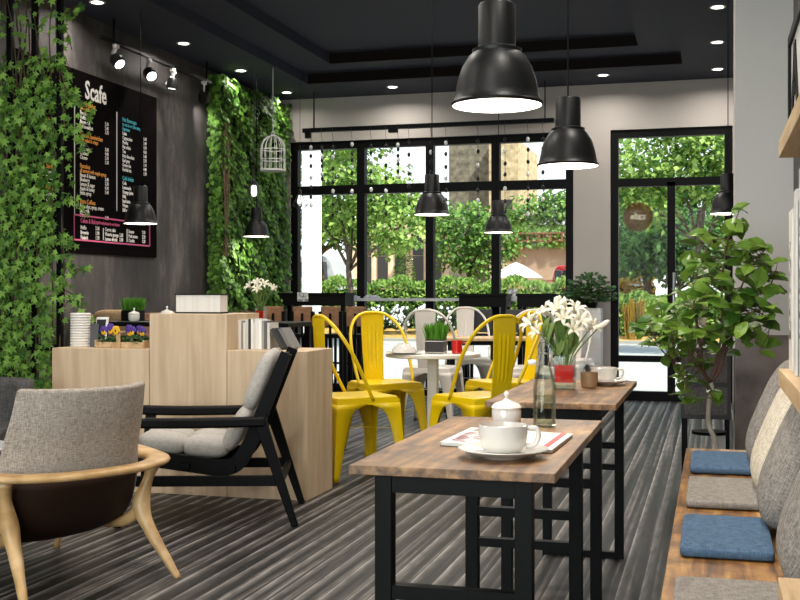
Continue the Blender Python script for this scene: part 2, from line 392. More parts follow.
# round cafe sign on the door glass, lettering faces the street
c = aty(638, 217, YF+.1)
sg = thing('door_sign', 'round translucent brown sign with mirrored cafe lettering on the door glass', 'sign', (c.x, YF+.095, c.z))
bm = B(); lathe(bm, [(.155, 0), (.155, .004)], 40, capt=True); bmesh.ops.rotate(bm, matrix=M.Rotation(pi/2, 3, 'X'), verts=bm.verts)
m_, nt_, b__ = nodes('sign_brown_film'); b__.inputs['Base Color'].default_value = rgb('#6b3a28'); b__.inputs['Roughness'].default_value = .7; b__.inputs['Specular IOR Level'].default_value = 0; b__.inputs['Alpha'].default_value = .6
obj('disc', bm, m_, sg, loc=(0, .0, 0))
M4 = M.Translation((0, -.006, -.025)) @ M(((-1, 0, 0, 0), (0, 0, 1, 0), (0, 1, 0, 0), (0, 0, 0, 1)))
join_texts([text('cafe', .10, None, M4, align='CENTER', bold=.002)], 'lettering', mat('sign_lettering', '#d8cdbf', .5), sg)

# ============================================================ MENU BOARD
BX = XL+.03
t0 = atx(42, 62, BX+.012); 
Y0, Y1, Z0, Z1 = 6.95, 9.06, 1.45, 2.88
mb = thing('menu_sign', 'large black wall menu with white, orange, teal and pink lettering', 'menu board', (XL, (Y0+Y1)/2, Z0))
bm = B(); bb(bm, .0, .03, Y0-(Y0+Y1)/2, Y1-(Y0+Y1)/2, 0, Z1-Z0); obj('panel', bm, mat('menu_black', '#080405', .8, spec=.03), mb)
def TM(px, py):
    q = atx(px, py, XL+.032); return M.Translation((.032, q.y-(Y0+Y1)/2, q.z-Z0)) @ M(((0, 0, 1, 0), (1, 0, 0, 0), (0, 1, 0, 0), (0, 0, 0, 1)))
m_tw = emis('menu_white', '#f1ece4', .25); m_to = emis('menu_orange', '#e89a3c', .25); m_tt = emis('menu_teal', '#3fa6b5', .25); m_tp = emis('menu_pink', '#c8557f', .25)
m_tw = mat('menu_white_paint', '#f6f2ec', .6); m_to = mat('menu_orange_paint', '#f0a23e', .6); m_tt = mat('menu_teal_paint', '#46b4c4', .6); m_tp = mat('menu_pink_paint', '#d65a8a', .6)
W, O, T, Pk = [], [], [], []
W.append(text('Scafe', .205, None, TM(85, 98), bold=.004, xs=.78))
def col(px, pyt, rows, h=6.2, size=.062, price_px=None, prices=None, xs=.8):
    """rows drop down a column of the board; lines follow the board, level in the room"""
    q0 = atx(px, pyt, XL+.032); step = h*.0077
    z = q0.z
    for i, (s, kind) in enumerate(rows):
        Mx = M.Translation((.032, q0.y-(Y0+Y1)/2, z-Z0)) @ M(((0, 0, 1, 0), (1, 0, 0, 0), (0, 1, 0, 0), (0, 0, 0, 1)))
        lst = {'w': W, 'o': O, 't': T, 'p': Pk}[kind[0]]
        sz = size*(1.15 if kind[-1] == 'H' else 1)
        if s: lst.append(text(s, sz*.86, None, Mx, xs=xs, bold=.0006))
        if kind == 'w$' and price_px:
            q1 = atx(price_px, pyt, XL+.032)
            Mx = M.Translation((.032, q1.y-(Y0+Y1)/2, z-Z0)) @ M(((0, 0, 1, 0), (1, 0, 0, 0), (0, 1, 0, 0), (0, 0, 0, 1)))
            W.append(text('%d.%d0' % (2+i % 4, (i*3) % 9+1), size*.78, None, Mx, xs=xs, bold=.0005))
        z -= step
col(80, 105, [('Hot Breakfast', 'oH'), ('served all day', 'o'), ('Porridge', 'w'), ('Muffin', 'w$'), ('Bacon roll', 'w$'), ('Full breakfast', 'w$'), ('', 'w'),
    ('Toasted Sandwiches', 'oH'), ('with salad & crisps', 'o'), ('Ham', 'w$'), ('Tuna melt', 'w$'), ('Chicken', 'w$'), ('Cheese', 'w$'), ('', 'w'),
    ('Pancakes', 'oH'), ('all served with maple syrup', 'o'), ('Bacon & banana', 'w$'), ('Blueberry', 'w$'), ('Lemon & sugar', 'w$'), ('Apple & honey', 'w$'), ('Extra syrup', 'w'), ('', 'w'),
    ('Extra Coffees', 'oH'), ('Extra shot, syrup, cream', 'w'), ('Soya milk', 'w'), ('Decaf', 'w$')], 4.55, .052, 105)
col(122.5, 121, [('Hot Beverages', 'tH'), ('to eat in or take away', 't'), ('Espresso', 't'), ('Latte', 'w$'), ('Cappuccino', 'w$'), ('Mocha', 'w$'), ('Flat white', 'w$'), ('Tea', 'w$'), ('Hot chocolate', 'w$'), ('Earl grey', 'w$'), ('Green tea', 'w$'), ('Herbal tea', 'w$'), ('', 'w'),
    ('Cold drinks', 'tH'), ('Cola', 'w$'), ('Lemonade', 'w$'), ('Orange juice', 'w$'), ('Milk', 'w$'), ('Iced latte', 'w$'), ('Water', 'w$'), ('Still water', 'w$')], 4.95, .05, 143.5)
for yy in (121, 168, 190): col(46, yy, [('Salads', 'o'), ('Tuna', 'w'), ('Caesar', 'w'), ('Greek', 'w')], 5.3, .055)
col(80.5, 222.5, [('Cakes & Bakes', 'pH')], 5, .055); col(98, 224, [('all freshly baked in our kitchen', 'p')], 5, .04)
col(80.5, 229, [('Muffin', 'w'), ('Brownie', 'w'), ('Flapjack', 'w')], 5.0, .05, 93); col(95.5, 230, [('2.10', 'w'), ('1.90', 'w'), ('1.70', 'w')], 5.0, .05)
col(105, 231, [('Carrot cake', 'w'), ('Victoria sponge', 'w'), ('Lemon drizzle', 'w')], 5.0, .05); col(119.5, 232, [('', 'w'), ('2.60', 'w'), ('2.50', 'w')], 5.0, .05)
col(128.5, 233, [('Scones', 'w'), ('Fruit scone', 'w'), ('Cookie', 'w')], 5.0, .05); col(142, 234, [('2.00', 'w'), ('2.20', 'w'), ('1.20', 'w')], 5.0, .05)
join_texts(W, 'white_lettering', m_tw, mb); join_texts(O, 'orange_lettering', m_to, mb); join_texts(T, 'teal_lettering', m_tt, mb); join_texts(Pk, 'pink_lettering', m_tp, mb)
bm = B()
def bl(bm, a, b_, w=.012):
    p, q = atx(*a, XL+.033), atx(*b_, XL+.033); o_ = V((XL, (Y0+Y1)/2, Z0)); beam(bm, p-o_, q-o_, .003, w)
for px, y0, y1 in ((74.5, 103, 214), (116.8, 112, 211), (103.3, 228, 240), (127, 229, 242)): 
    a = atx(px, y0, XL+.033); b_ = atx(px, y1, XL+.033); o_ = V((XL, (Y0+Y1)/2, Z0)); beam(bm, a-o_, b_-o_, .008, .003)
obj('divider_line', bm, m_tw, mb)
bm = B(); a = atx(74, 215, XL+.033); c_ = atx(149.5, 246, XL+.033); yc = (Y0+Y1)/2
z0_ = atx(149.5, 246, XL+.033).z; z1_ = atx(74, 214.5, XL+.033).z
for za, zb, ya, yb in ((z1_, z1_, a.y, c_.y), (z0_, z0_, a.y, c_.y), (z0_, z1_, a.y, a.y), (z0_, z1_, c_.y, c_.y)):
    beam(bm, (.033, ya-yc, za-Z0), (.033, yb-yc, zb-Z0), .012, .004) if ya == yb else beam(bm, (.033, ya-yc, za-Z0), (.033, yb-yc, zb-Z0), .004, .012)
obj('pink_border', bm, m_tp, mb)

# ============================================================ CEILING LIGHTS
def arealight(name, loc, p, size, rot=(0, 0, 0), col=(1, .94, .86), spread=160, shape='DISK', sy=None):
    l = bpy.data.lights.new(name, 'AREA'); l.energy = p; l.size = size; l.shape = shape; l.color = col; l.spread = R(spread)
    if sy: l.shape = 'RECTANGLE'; l.size_y = sy
    o = bpy.data.objects.new(name, l); COL.objects.link(o); o.location = loc; o.rotation_euler = rot; return o
DLP = 17
dl = [(-4.52, 7.6, 'left row downlight nearest the trellis, at the top edge'), (-4.52, 9.05, 'left row downlight above the menu wall spotlights'), (-4.52, 10.3, 'left row downlight above the green wall'),
      (-4.52, 11.55, 'left row downlight at the corner above the window'), (-3.31, 11.55, 'downlight in front of the ceiling tray above the window middle'), (-1.07, 11.5, 'downlight in front of the ceiling tray left of the door'),
      (.04, 9.02, 'nearest of the three downlights beside the pier'), (.04, 10.27, 'middle of the three downlights beside the pier'), (.05, 11.5, 'farthest of the three downlights beside the pier, over the door'),
      ]
d0 = None
for x, y, lab in dl:
    if d0 is None:
        d0 = thing('ceiling_downlight', 'small round white recessed '+lab, 'ceiling light', (x, y, ZC), 0, 'recessed downlights')
        bm = B(); lathe(bm, [(.045, -.004), (.06, -.006), (.064, 0)], 24, capb=False); obj('ring', bm, mat('white_trim_ring', '#dddddd', .4), d0, smooth=True)
        bm = B(); lathe(bm, [(0, -.003), (.045, -.003)], 24, capb=False); obj('lens', bm, m_dlight, d0)
    else: dup(d0, 'small round white recessed '+lab, (x, y, ZC))
for x, y, lab in dl: arealight('downlight_or_fill_lamp', (x, y, ZC-.02), (4 if y > 10 else 8) if x < -4 else (10 if y > 11 else DLP), .1)
# added ceiling lamps without fixtures, mostly out of frame, to brighten the room
for x, y in ((-3.4, 5.3), (-4.45, 3.6), (-3.0, 2.4), (-2.2, 4.6), (-.9, 1.2), (-3.6, .2), (-1.6, -1.2), (-.2, 4.4), (-.15, 2.6), (-2.3, 7.7), (-3.1, 9.4), (-1.2, 9.2), (-1.2, 6.4)):
    z = ZC+.2 if (-3.7 < x < -.7 and 1.4 < y < 10.7) else (ZC+.1 if (-4.1 < x < -.3 and 1 < y < 11.1) else ZC)
    arealight('downlight_or_fill_lamp', (x, y, z-.03), 24, .3)
# added fill lamp at the unseen glazed front behind the viewer
arealight('added_back_fill', (-2.2, YB-.35, 1.8), 260, 4.4, (R(90), 0, 0), (.93, .97, 1), 170, sy=2.8)

# track spotlights on the left wall
tk = thing('track_rail', 'thin black ceiling track hung by rods along the dark plaster wall', 'lighting track', (-4.5, 8.5, ZC))
tx = -4.66
TZ = atx(116, 43, tx).z
def tky(px, X=tx): return atx(px, 60, X).y
bm = B(); beam(bm, (tx+4.5, tky(100)-8.5, TZ-ZC), (tx+4.5, tky(210)-8.5, TZ-ZC), .03, .025); obj('rail', bm, m_black, tk)
bm = B(); beam(bm, (tx+4.5, tky(114)-8.5, 0), (tx+4.5, tky(114)-8.5, TZ-ZC), .014); obj('rod', bm, m_black, tk)
bm = B(); beam(bm, (tx+4.5, tky(207)-8.5, 0), (tx+4.5, tky(207)-8.5, TZ-ZC), .014); obj('rod', bm, m_black, tk)
m_spotw = mat('white_bracket', '#c9c6c2', .4)
m_face = emis('lit_spot_face', '#ffffff', 3)
for i, (px, aim, lab) in enumerate([(116, V((.75, -.35, -.75)), 'nearest'), (149, V((.7, -.55, -.65)), 'second'), (173, V((-.1, -.1, -1)), 'third'), (204, V((-.35, .65, -.65)), 'farthest')]):
    y = tky(px); s = thing('track_spotlight', 'black cylinder spotlight on a white bracket, %s along the track%s' % (lab, ', face lit' if i < 2 else ', face turned away'), 'spotlight', (tx, y, TZ-.012), 0, 'track spotlights')
    aim.normalize()
    hc = V((0, 0, -.14))+V((aim.x, aim.y, 0))*.03
    q = aim.to_track_quat('Z', 'Y').to_matrix()
    bm = B(); box(bm, (0, 0, -.015), (.03, .06, .03)); beam(bm, (0, .0, -.02), hc-aim*.09, .012, .045); beam(bm, hc-aim*.09, hc+aim*.02+q@V((0, .055, 0)), .012, .03); obj('bracket', bm, m_spotw, s)
    bm = B(); lathe(bm, [(.0, -.055), (.045, -.05), (.055, -.03), (.055, .045), (.047, .05), (.044, .04)], 22, capb=False); bmesh.ops.transform(bm, matrix=M.Translation(hc) @ q.to_4x4(), verts=bm.verts); obj('head', bm, m_lamp, s, smooth=True)
    bm = B(); lathe(bm, [(0, .038), (.044, .038)], 22, capb=False); bmesh.ops.transform(bm, matrix=M.Translation(hc) @ q.to_4x4(), verts=bm.verts); obj('lens', bm, m_face, s)
    l = bpy.data.lights.new('spotlight_lamp', 'SPOT'); l.energy = 12; l.spot_size = R(70); l.spot_blend = .7; l.shadow_soft_size = .04; l.color = (1, .93, .83)
    o = bpy.data.objects.new('spotlight_lamp', l); COL.objects.link(o); o.location = V((tx, y, TZ))+hc+aim*.07; o.rotation_euler = (-aim).to_track_quat('Z', 'Y').to_euler()

# ============================================================ PENDANT LAMPS
def pendant(label, pos, k=1.0):
    ceil = ZC+.2 if (-3.72 < pos.x < -.67 and 1.4 < pos.y < 10.7) else (ZC+.1 if (-4.12 < pos.x < -.28 and 1 < pos.y < 11.16) else ZC)
    p = thing('pendant_lamp', label, 'pendant lamp', pos, 0, 'black dome pendant lamps')
    r = .125*k
    prof = [(r, 0), (r*.985, .008), (r*.96, r*.25), (r*.91, r*.52), (r*.81, r*.83), (r*.66, r*1.08), (r*.57, r*1.17), (r*.57, r*1.25), (r*.44, r*1.30), (r*.43, r*1.34), (r*.43, r*2.26), (r*.40, r*2.3), (.005, r*2.3)]
    bm = B(); lathe(bm, [(r*1.04, -.006), (r*1.06, .002), (r*1.0, .01)]+prof[2:], 40, capb=False); obj('shade', bm, m_lamp, p, smooth=True)
    bm = B(); lathe(bm, [(r*1.02, -.005), (r*.94, .012), (r*.84, r*.5), (r*.7, r*.72), (0.001, r*.8)], 36, capb=False); obj('shade_lining', bm, m_bulb, p, smooth='all')
    bm = B(); tube(bm, [(0, 0, r*2.3), (0, 0, ceil-pos.z-.001)], .0035, 6); obj('cord', bm, m_black, p)
    l = bpy.data.lights.new('pendant_bulb', 'AREA'); l.energy = 5*k; l.shape = 'DISK'; l.size = r*1.2; l.color = (1, .92, .8)
    o = bpy.data.objects.new('pendant_bulb', l); COL.objects.link(o); o.location = pos+V((0, 0, -.012))
    return p
pendant('largest black dome pendant lamp, hanging above the nearer brown table', pt(497, 104, 3.22))
pendant('black dome pendant lamp above the farther brown table, second largest in view', pt(568, 165, 4.8))
pendant('black dome pendant lamp left of the window middle, over the yellow chairs', pt(432, 214, 8.2))
pendant('small black dome pendant lamp hanging lowest in front of the window, over the white chairs', pt(498.5, 232, 10.2))
pendant('black dome pendant lamp in front of the door, above the indoor tree', pt(728, 213, 8.2))
pendant('black dome pendant lamp in front of the green leafy wall', pt(256.5, 236, 11.3))
pendant('black dome pendant lamp in front of the black menu board', pt(140.5, 223, 8.8))

# bare cage bulbs, diamond wire lamp, bird cage
m_wire = mat('white_wire', '#d9d9d5', .4); m_bwire = mat('black_wire', '#101010', .4)
p = pt(254, 197, 11.0); t = thing('bulb_pendant', 'bare white bulb in a black socket hanging before the green wall', 'pendant lamp', p)
bm = B(); lathe(bm, [(0, 0), (.022, .01), (.03, .04), (.026, .1), (.018, .12)], 14, capb=False); obj('bulb', bm, emis('frosted_bulb', '#ffffff', 1.2), t, smooth=True)
bm = B(); lathe(bm, [(.02, .11), (.02, .17), (.004, .19)], 12); tube(bm, [(0, 0, .19), (0, 0, ZC-p.z)], .003, 5)
for k in range(6): a = k*pi/3; tube(bm, spline([(.018*cos(a), .018*sin(a), .15), (.07*cos(a), .07*sin(a), .05), (.03*cos(a), .03*sin(a), -.04)], 4), .0022, 4, cap=False)
obj('cage', bm, m_bwire, t)
p = pt(300, 211, 11.3); t = thing('wire_pendant', 'small geometric black wire pendant hanging beside the window edge', 'pendant lamp', p)
bm = B()
for k in range(6):
    a, a2 = k*pi/3, (k+1)*pi/3; q = V((.085*cos(a), .085*sin(a), .06)); q2 = V((.085*cos(a2), .085*sin(a2), .06))
    tube(bm, [(0, 0, 0), q], .003, 4); tube(bm, [q, (.02*cos(a), .02*sin(a), .17)], .003, 4); tube(bm, [q, q2], .003, 4)
lathe(bm, [(.02, .16), (.02, .21), (.004, .22)], 10); obj('cage', bm, m_bwire, t)
bm = B(); lathe(bm, [(0, .05), (.024, .07), (.03, .1), (.014, .16)], 12, capb=False); obj('bulb', bm, emis('frosted_bulb_small', '#ffffff', .8), t, smooth=True)
bm = B(); tube(bm, [(0, 0, .22), (0, 0, ZC-p.z)], .003, 5); obj('cord', bm, m_bwire, t)
p = pt(273, 170, 11.0); t = thing('bird_cage', 'white wire bird cage hanging in front of the green wall', 'bird cage', p)
bm = B(); R0 = .12
for zz in (0, .1, .2): tube(bm, [(R0*cos(a*pi/12), R0*sin(a*pi/12), zz) for a in range(24)], .004, 5, closed=True)
for k in range(14):
    a = 2*pi*k/14
    tube(bm, [(R0*cos(a), R0*sin(a), 0), (R0*cos(a), R0*sin(a), .2)]+[(R0*cos(u*pi/12)*cos(a), R0*cos(u*pi/12)*sin(a), .2+.14*sin(u*pi/12)) for u in range(1, 6)]+[(0, 0, .345)], .003, 4, cap=False)
obj('cage_wires', bm, m_wire, t)
bm = B(); lathe(bm, [(.122, -.012), (.122, 0), (0.001, 0)], 24); obj('base_tray', bm, m_wire, t)
bm = B(); tube(bm, [(0, 0, .345), (0, 0, ZC-p.z)], .003, 5); tube(bm, [(.02*cos(k*pi/6), 0, .36+.02*sin(k*pi/6)) for k in range(12)], .003, 4, closed=True); obj('cord', bm, m_wire, t)

# hanging bar with bead strings in front of the window
by = 11.62
a, b_ = aty(303, 131, by), aty(554, 122, by)
t = thing('hanging_bar', 'long black bar hung by rods above the window', 'hanging rail', ((a.x+b_.x)/2, by, 2.93))
cx = (a.x+b_.x)/2
bm = B(); beam(bm, (a.x-cx, 0, 0), (b_.x-cx, 0, 0), .05, .045); box(bm, (a.x-cx+.06, 0, -.05), (.06, .05, .07)); box(bm, (-.35, 0, -.04), (.1, .05, .04)); obj('bar', bm, m_black, t)
for px in (314, 545):
    q = aty(px, 110, by); bm = B(); beam(bm, (q.x-cx, 0, .02), (q.x-cx, 0, ZC-2.93), .012); obj('rod', bm, m_black, t)
beads = [(311, 205), (333, 215), (352, 190), (371, 200), (386, 212), (409, 205), (431, 205), (446, 212), (478, 214), (505, 212), (528, 212), (543, 210), (322, 178), (398, 176)]
m_beadw = mat('white_bead', '#f2f2ee', .3)
ordn = ['first', 'second', 'third', 'fourth', 'fifth', 'sixth', 'seventh', 'eighth', 'ninth', 'tenth', 'eleventh', 'twelfth', 'thirteenth', 'last']
for i, (px, pyb) in enumerate(sorted(beads)):
    q = aty(px, pyb, by); s = thing('hanging_bead_string', 'thin string of small black and white beads, %s from the left across the window' % ordn[i], 'bead garland', (q.x, by, 2.91), 0, 'bead strings across the window')
    L = 2.91-q.z; bm = B(); tube(bm, [(0, -.0275, .05), (0, -.0275, -.01), (0, -.02, -.04), (0, 0, -.08), (0, 0, -L)], .0025, 5); obj('string', bm, m_bwire, s)
    n = 7
    for j in range(n):
        z = -.16-(L-.16)*j/(n-1)+rnd.uniform(-.02, .02); wh = (j+i) % 3 == 0; bm = B()
        bmesh.ops.create_uvsphere(bm, u_segments=8, v_segments=6, radius=.02 if wh else .018, matrix=M.Translation((rnd.uniform(-.002, .002), 0, z)) @ M.Diagonal((1, 1, 1.35, 1)))
        o_ = obj('bead', bm, m_beadw if wh else m_bwire, s, smooth='all'); o_['label'] = 'white bead' if wh else 'black bead'

# ============================================================ IVY TRELLIS
m_ivy = leafmat('ivy_leaf', '#2c5816', '#86b24a', .25); m_ivystem = mat('ivy_stem', '#4a3a28', .8)
TY = 6.6
xr = aty(60, 200, TY).x
t = thing('ivy_trellis', 'black floor-to-ceiling trellis overgrown with ivy at the left', 'trellis', (xr-.3, TY, 0))
ox = xr-.3
for px in (60, 35, 10):
    x = aty(px, 200, TY).x-ox; bm = B(); bb(bm, x-.017, x+.017, -.017, .017, 0, ZC); obj('post', bm, m_black, t)
for z in (aty(30, 97, TY).z, aty(30, 347, TY).z, .12, 1.62):
    bm = B(); bb(bm, XL-ox, xr-ox, -.012, .012, z-.02, z+.02); obj('rail', bm, m_black, t)
items = []; stems = B()
def dens(z, x):   # sparse near the ceiling, thick below
    return .16 if z > 2.72 else (.5 if z > 2.55 else 1)
n = 0
while n < 3300:
    x = rnd.uniform(XL+.02, xr+.05); z = rnd.uniform(.05, 3.3)
    if rnd.random() > dens(z, x): continue
    if x > xr-.02 and rnd.random() > .35: continue
    if z < .95 and x > xr-.03: continue
    hole = sin(x*21+z*3.1)*sin(z*5.3+x*7)
    if hole > .62 and rnd.random() < .8: continue
    p = V((x-ox, rnd.gauss(-.03, .07), z)); d = V((rnd.uniform(-.8, .8), rnd.uniform(-.5, .1), -1+rnd.uniform(-.2, .7))); nn = V((rnd.uniform(-.5, .5), -1, rnd.uniform(.0, .9)))
    items.append((p, d, nn, rnd.uniform(.03, .058))); n += 1
# sprays reaching out to the right
for (px, py), (qx, qy), k in (((60, 92), (90, 118), 30), ((62, 18), (84, 12), 14), ((62, 30), (72, 50), 8), ((60, 128), (92, 152), 20), ((60, 200), (84, 212), 16), ((60, 240), (72, 262), 16), ((62, 285), (86, 270), 16), ((64, 290), (92, 322), 16), ((60, 130), (82, 134), 12), ((60, 58), (70, 70), 8), ((60, 320), (74, 300), 8), ((60, 70), (66, 100), 12)):
    P0, P1 = aty(px, py, TY-.05)-V((ox, TY, 0)), aty(qx, qy, TY-.1)-V((ox, TY, 0))
    mid = (P0+P1)/2+V((0, 0, .05)); sp = spline([P0, mid, P1], 5); tube(stems, sp, .003, 4)
    for j in range(k):
        p = sp[rnd.randrange(len(sp))]+rv(.045); items.append((p, V((rnd.uniform(-.6, .9), -.3, rnd.uniform(-1, .4))), V((rnd.uniform(-.4, .4), -1, rnd.uniform(0, .7))), rnd.uniform(.035, .06)))
for k in range(16):
    x = rnd.uniform(XL+.03, xr-.0)-ox; sp = spline([(x+rnd.uniform(-.06, .06), rnd.uniform(-.03, .02), 3.3*j/9) for j in range(10)], 3); tube(stems, sp, .005, 5)
obj('ivy_stems', stems, m_ivystem, t)
obj('ivy_foliage', leaves(items, ivy_shape()), m_ivy, t)

# ============================================================ GREEN WALL
m_green = leafmat('green_wall_leaf', '#24480f', '#6fa236', .2)
gw = thing('leafy_panel', 'tall panel densely covered in green leaves beside the window', 'green wall', (XL, 11.0, 1.0))
bm = B(); bb(bm, .0, .09, -.87, .95, 0, 2.3); obj('backing_panel', bm, mat('green_wall_backing', '#1a2410', .9), gw)
items = []
for k in range(8300):
    y = rnd.uniform(-.9, .92); z = rnd.uniform(-.02, 2.3)
    bul = .05*sin(y*9+z*2)*sin(z*7-y*3)+.03*sin(z*17+y*13)
    x = .13+bul+rnd.uniform(-.04, .05)
    if y > .85: x = rnd.uniform(.08, .2)
    items.append((V((x, y, z)), V((rnd.uniform(.0, .6), rnd.uniform(-.6, .6), -1+rnd.uniform(0, .8))), V((1, rnd.uniform(-.7, .4), rnd.uniform(.1, .9))), rnd.uniform(.035, .07)))
for k in range(900):  # near side edge facing the room
    z = rnd.uniform(0, 2.3); items.append((V((rnd.uniform(.06, .17), -.89+rnd.uniform(-.04, .03), z)), V((rnd.uniform(-.5, .5), -.4, -1)), V((0, -1, .4)), rnd.uniform(.035, .065)))
obj('leaves', leaves(items, oval_shape(.4)), m_green, gw)
bm = B()
for k in range(10):
    y = -.8+rnd.uniform(-.04, .05); tube(bm, spline([(.17+rnd.uniform(0, .04), y+rnd.uniform(-.03, .03), z) for z in (.5, .9, 1.2, 1.6, 1.85)], 4), .005, 4)
obj('bare_stems', bm, mat('dry_stem', '#6b5a42', .8), gw)

# ============================================================ BANQUETTE on the left wall, pillow
t = thing('banquette', 'long low brown banquette running along the left wall', 'banquette', (XL+.02, 9.6, 0))
bm = B(); bb(bm, .0, .5, -1.9, .85, .02, .40); obj('base', bm, m_brownseat, t, bevel=.01)
bm = B(); superbox(bm, (.27, -.52, .46), (.24, 1.37, .06), .15, 8); obj('seat_cushion', bm, m_brownseat, t, smooth='all')
bm = B(); bb(bm, .0, .1, -1.9, 1.75, .4, .96); obj('backrest', bm, m_brownseat, t, bevel=.01)
m_tan = weavemat('tan_cushion_weave', '#8b7258', '#ab9172', 150, .4)
p = pt(106, 322, 8.7)
bm = B(); superbox(bm, (0, 0, 0), (.19, .07, .235), .45, 10); o = obj('throw_pillow', bm, m_tan, smooth='all'); o.location = p; o.location.x = XL+.36; o.location.z = .768; o.rotation_euler = (0, 0, R(12))
tag(o, 'tan woven throw pillow behind the low cabinet under the menu board', 'pillow')
# ============================================================ CABINETS
CY = 5.70
def cab(name, label, x0, x1, h, dpt, seam=None):
    t = thing(name, label, 'cabinet', ((x0+x1)/2, CY+dpt/2, 0)); w = (x1-x0)/2
    bm = B(); bb(bm, -w+.0015, w-.0015, -dpt/2, dpt/2, .0, h); obj('body', bm, m_oak, t, bevel=.002)
    return t
cab('display_cabinet', 'low pale oak cabinet with the pansies and the white ribbed vase on top', -3.685, -3.06, .81, .46)
cab('display_cabinet', 'tall pale oak cabinet in the middle carrying the white box', -3.06, -2.585, 1.01, .46)
cab('display_cabinet', 'low pale oak cabinet at the right end with books on top', -2.585, -2.113, .81, .42)
def ontop(px, y, z): q = aty(px, 300, y); return V((q.x, y, z))
# ribbed vase
p = ontop(80.5, 5.86, .81)
bm = B(); n = 26; prof = []
for k in range(n+1):
    z = .2*k/n; prof.append((.058+.003*(1 if k % 2 else -1), z))
lathe(bm, prof+[(.052, .2), (.05, .03), (.001, .03)], 48)
for v in bm.verts:
    a = atan2(v.co.y, v.co.x); r = sqrt(v.co.x**2+v.co.y**2)
    if r > .054: f = 1+.025*sin(a*24); v.co.x *= f; v.co.y *= f
o = obj('ribbed_vase', bm, mat('matt_white_ceramic', '#dcd8d2', .4), smooth=False); o.location = p; tag(o, 'white cylindrical vase with a ribbed grid surface on the low cabinet', 'vase')
# photo frame
p = ontop(97.5, 5.95, .81); t = thing('photo_frame', 'white-edged photo frame with a dark picture leaning behind the ribbed vase', 'photo frame', p, R(-8))
rt = M.Rotation(R(-12), 3, 'X')
bm = B(); box(bm, (.01, .02, .088), (.085, .012, .175), rt); obj('frame', bm, mat('white_frame', '#e8e6e2', .5), t, bevel=.002)
bm = B(); box(bm, (.01, .011, .086), (.066, .006, .15), rt); obj('picture', bm, mat('dark_picture', '#2b2b2e', .5, var=.5, scale=30), t)
p = ontop(93.5, 5.86, .81)
bm = B(); beam(bm, (0, 0, 0), (-.008, .03, .135), .045, .006); o = obj('picture_card', bm, mat('slate_card', '#3a3a3f', .5)); o.location = p; tag(o, 'dark grey upright card standing beside the ribbed vase', 'card')
# pansy trug
p = ontop(124, 5.83, .81); t = thing('flower_trug', 'pale wooden trug of purple and yellow pansies on the low cabinet', 'planter', p)
bm = B(); w, dd = .155, .055
for sy in (-1, 1): bb(bm, -w, w, sy*dd-.004, sy*dd+.004, .003, .035)
for sx in (-1, 1): bb(bm, sx*w-.005, sx*w+.005, -dd, dd, 0, .045)
bb(bm, -w, w, -dd, dd, 0, .008); obj('box', bm, m_shelf, t, bevel=.001)
bm = B(); bb(bm, -.012, .012, -dd-.014, -dd-.005, 0, .092); bb(bm, -.012, .012, dd+.005, dd+.014, 0, .092); bb(bm, -.012, .012, -dd-.014, dd+.014, .085, .097); obj('handle', bm, m_shelf, t, bevel=.002)
bm = B(); bb(bm, -w+.006, w-.006, -dd+.006, dd-.006, .01, .028); obj('soil', bm, m_soil, t)
it = []
for k in range(230): it.append((V((rnd.uniform(-w, w), rnd.uniform(-dd, dd), rnd.uniform(.025, .06))), V((rnd.uniform(-1, 1), rnd.uniform(-1, 1), rnd.uniform(0, 1))), V((0, -.4, 1)), rnd.uniform(.018, .032)))
obj('foliage', leaves(it, oval_shape(.38)), leafmat('pansy_leaf', '#1f3d14', '#3f6a25', .2), t)
m_purple = mat('pansy_purple', '#5a3aa0', .6, var=.5, scale=40); m_pyel = mat('pansy_yellow', '#e8b21e', .6); m_pdk = mat('pansy_centre', '#4a1f20', .7)
for px, dy, dz, kind in ((-.118, -.02, .085, 0), (-.093, .01, .1, 0), (-.068, -.03, .09, 0), (-.05, .0, .075, 0), (-.002, -.085, .088, 1), (.045, -.01, .078, 0), (.07, -.03, .085, 0), (.1, .0, .088, 0), (.13, -.02, .08, 0), (.028, .01, .092, 0)):
    c = V((px, dy, dz+.014)); bm = B()
    for a, rr in ((60, .016), (120, .016), (10, .014), (170, .014)):
        d = V((cos(R(a)), -.15, sin(R(a)))); cc = c+d*.013
        bmesh.ops.create_uvsphere(bm, u_segments=10, v_segments=6, radius=rr, matrix=M.Translation(cc) @ M.Diagonal((1, .25, 1, 1)))
    tube(bm, [c+V((0, .004, 0)), V((px, dy*.5, .02))], .0015, 4)
    f = obj('blossom', bm, m_pyel if kind else m_purple, t, smooth='all')
    bm = B(); bmesh.ops.create_uvsphere(bm, u_segments=10, v_segments=6, radius=.013, matrix=M.Translation(c+V((0, -.005, -.012))) @ M.Diagonal((1.2, .3, 1, 1))); obj('lower_petal', bm, m_pyel, f, smooth='all')
    bm = B(); bmesh.ops.create_uvsphere(bm, u_segments=8, v_segments=6, radius=.006, matrix=M.Translation(c+V((0, -.009, -.002))) @ M.Diagonal((1, .5, 1, 1))); obj('eye', bm, m_pdk, f, smooth='all')
# white drum box
p = ontop(201, 5.88, 1.01); t = thing('storage_box', 'white box with black lid and base on the tall cabinet', 'box', p)
bm = B(); bb(bm, -.138, .138, -.04, .06, .008, .106)
obj('body', bm, mat('white_slatted_card', '#dedad5', .6, var=.12, scale=60, stretch=(1, 1, 0)), t, bevel=.002)
bm = B(); bb(bm, -.143, .143, -.045, .065, .106, .113); obj('lid', bm, m_black, t, bevel=.002)
bm = B(); bb(bm, -.142, .142, -.044, .064, 0, .008); obj('base', bm, m_black, t)
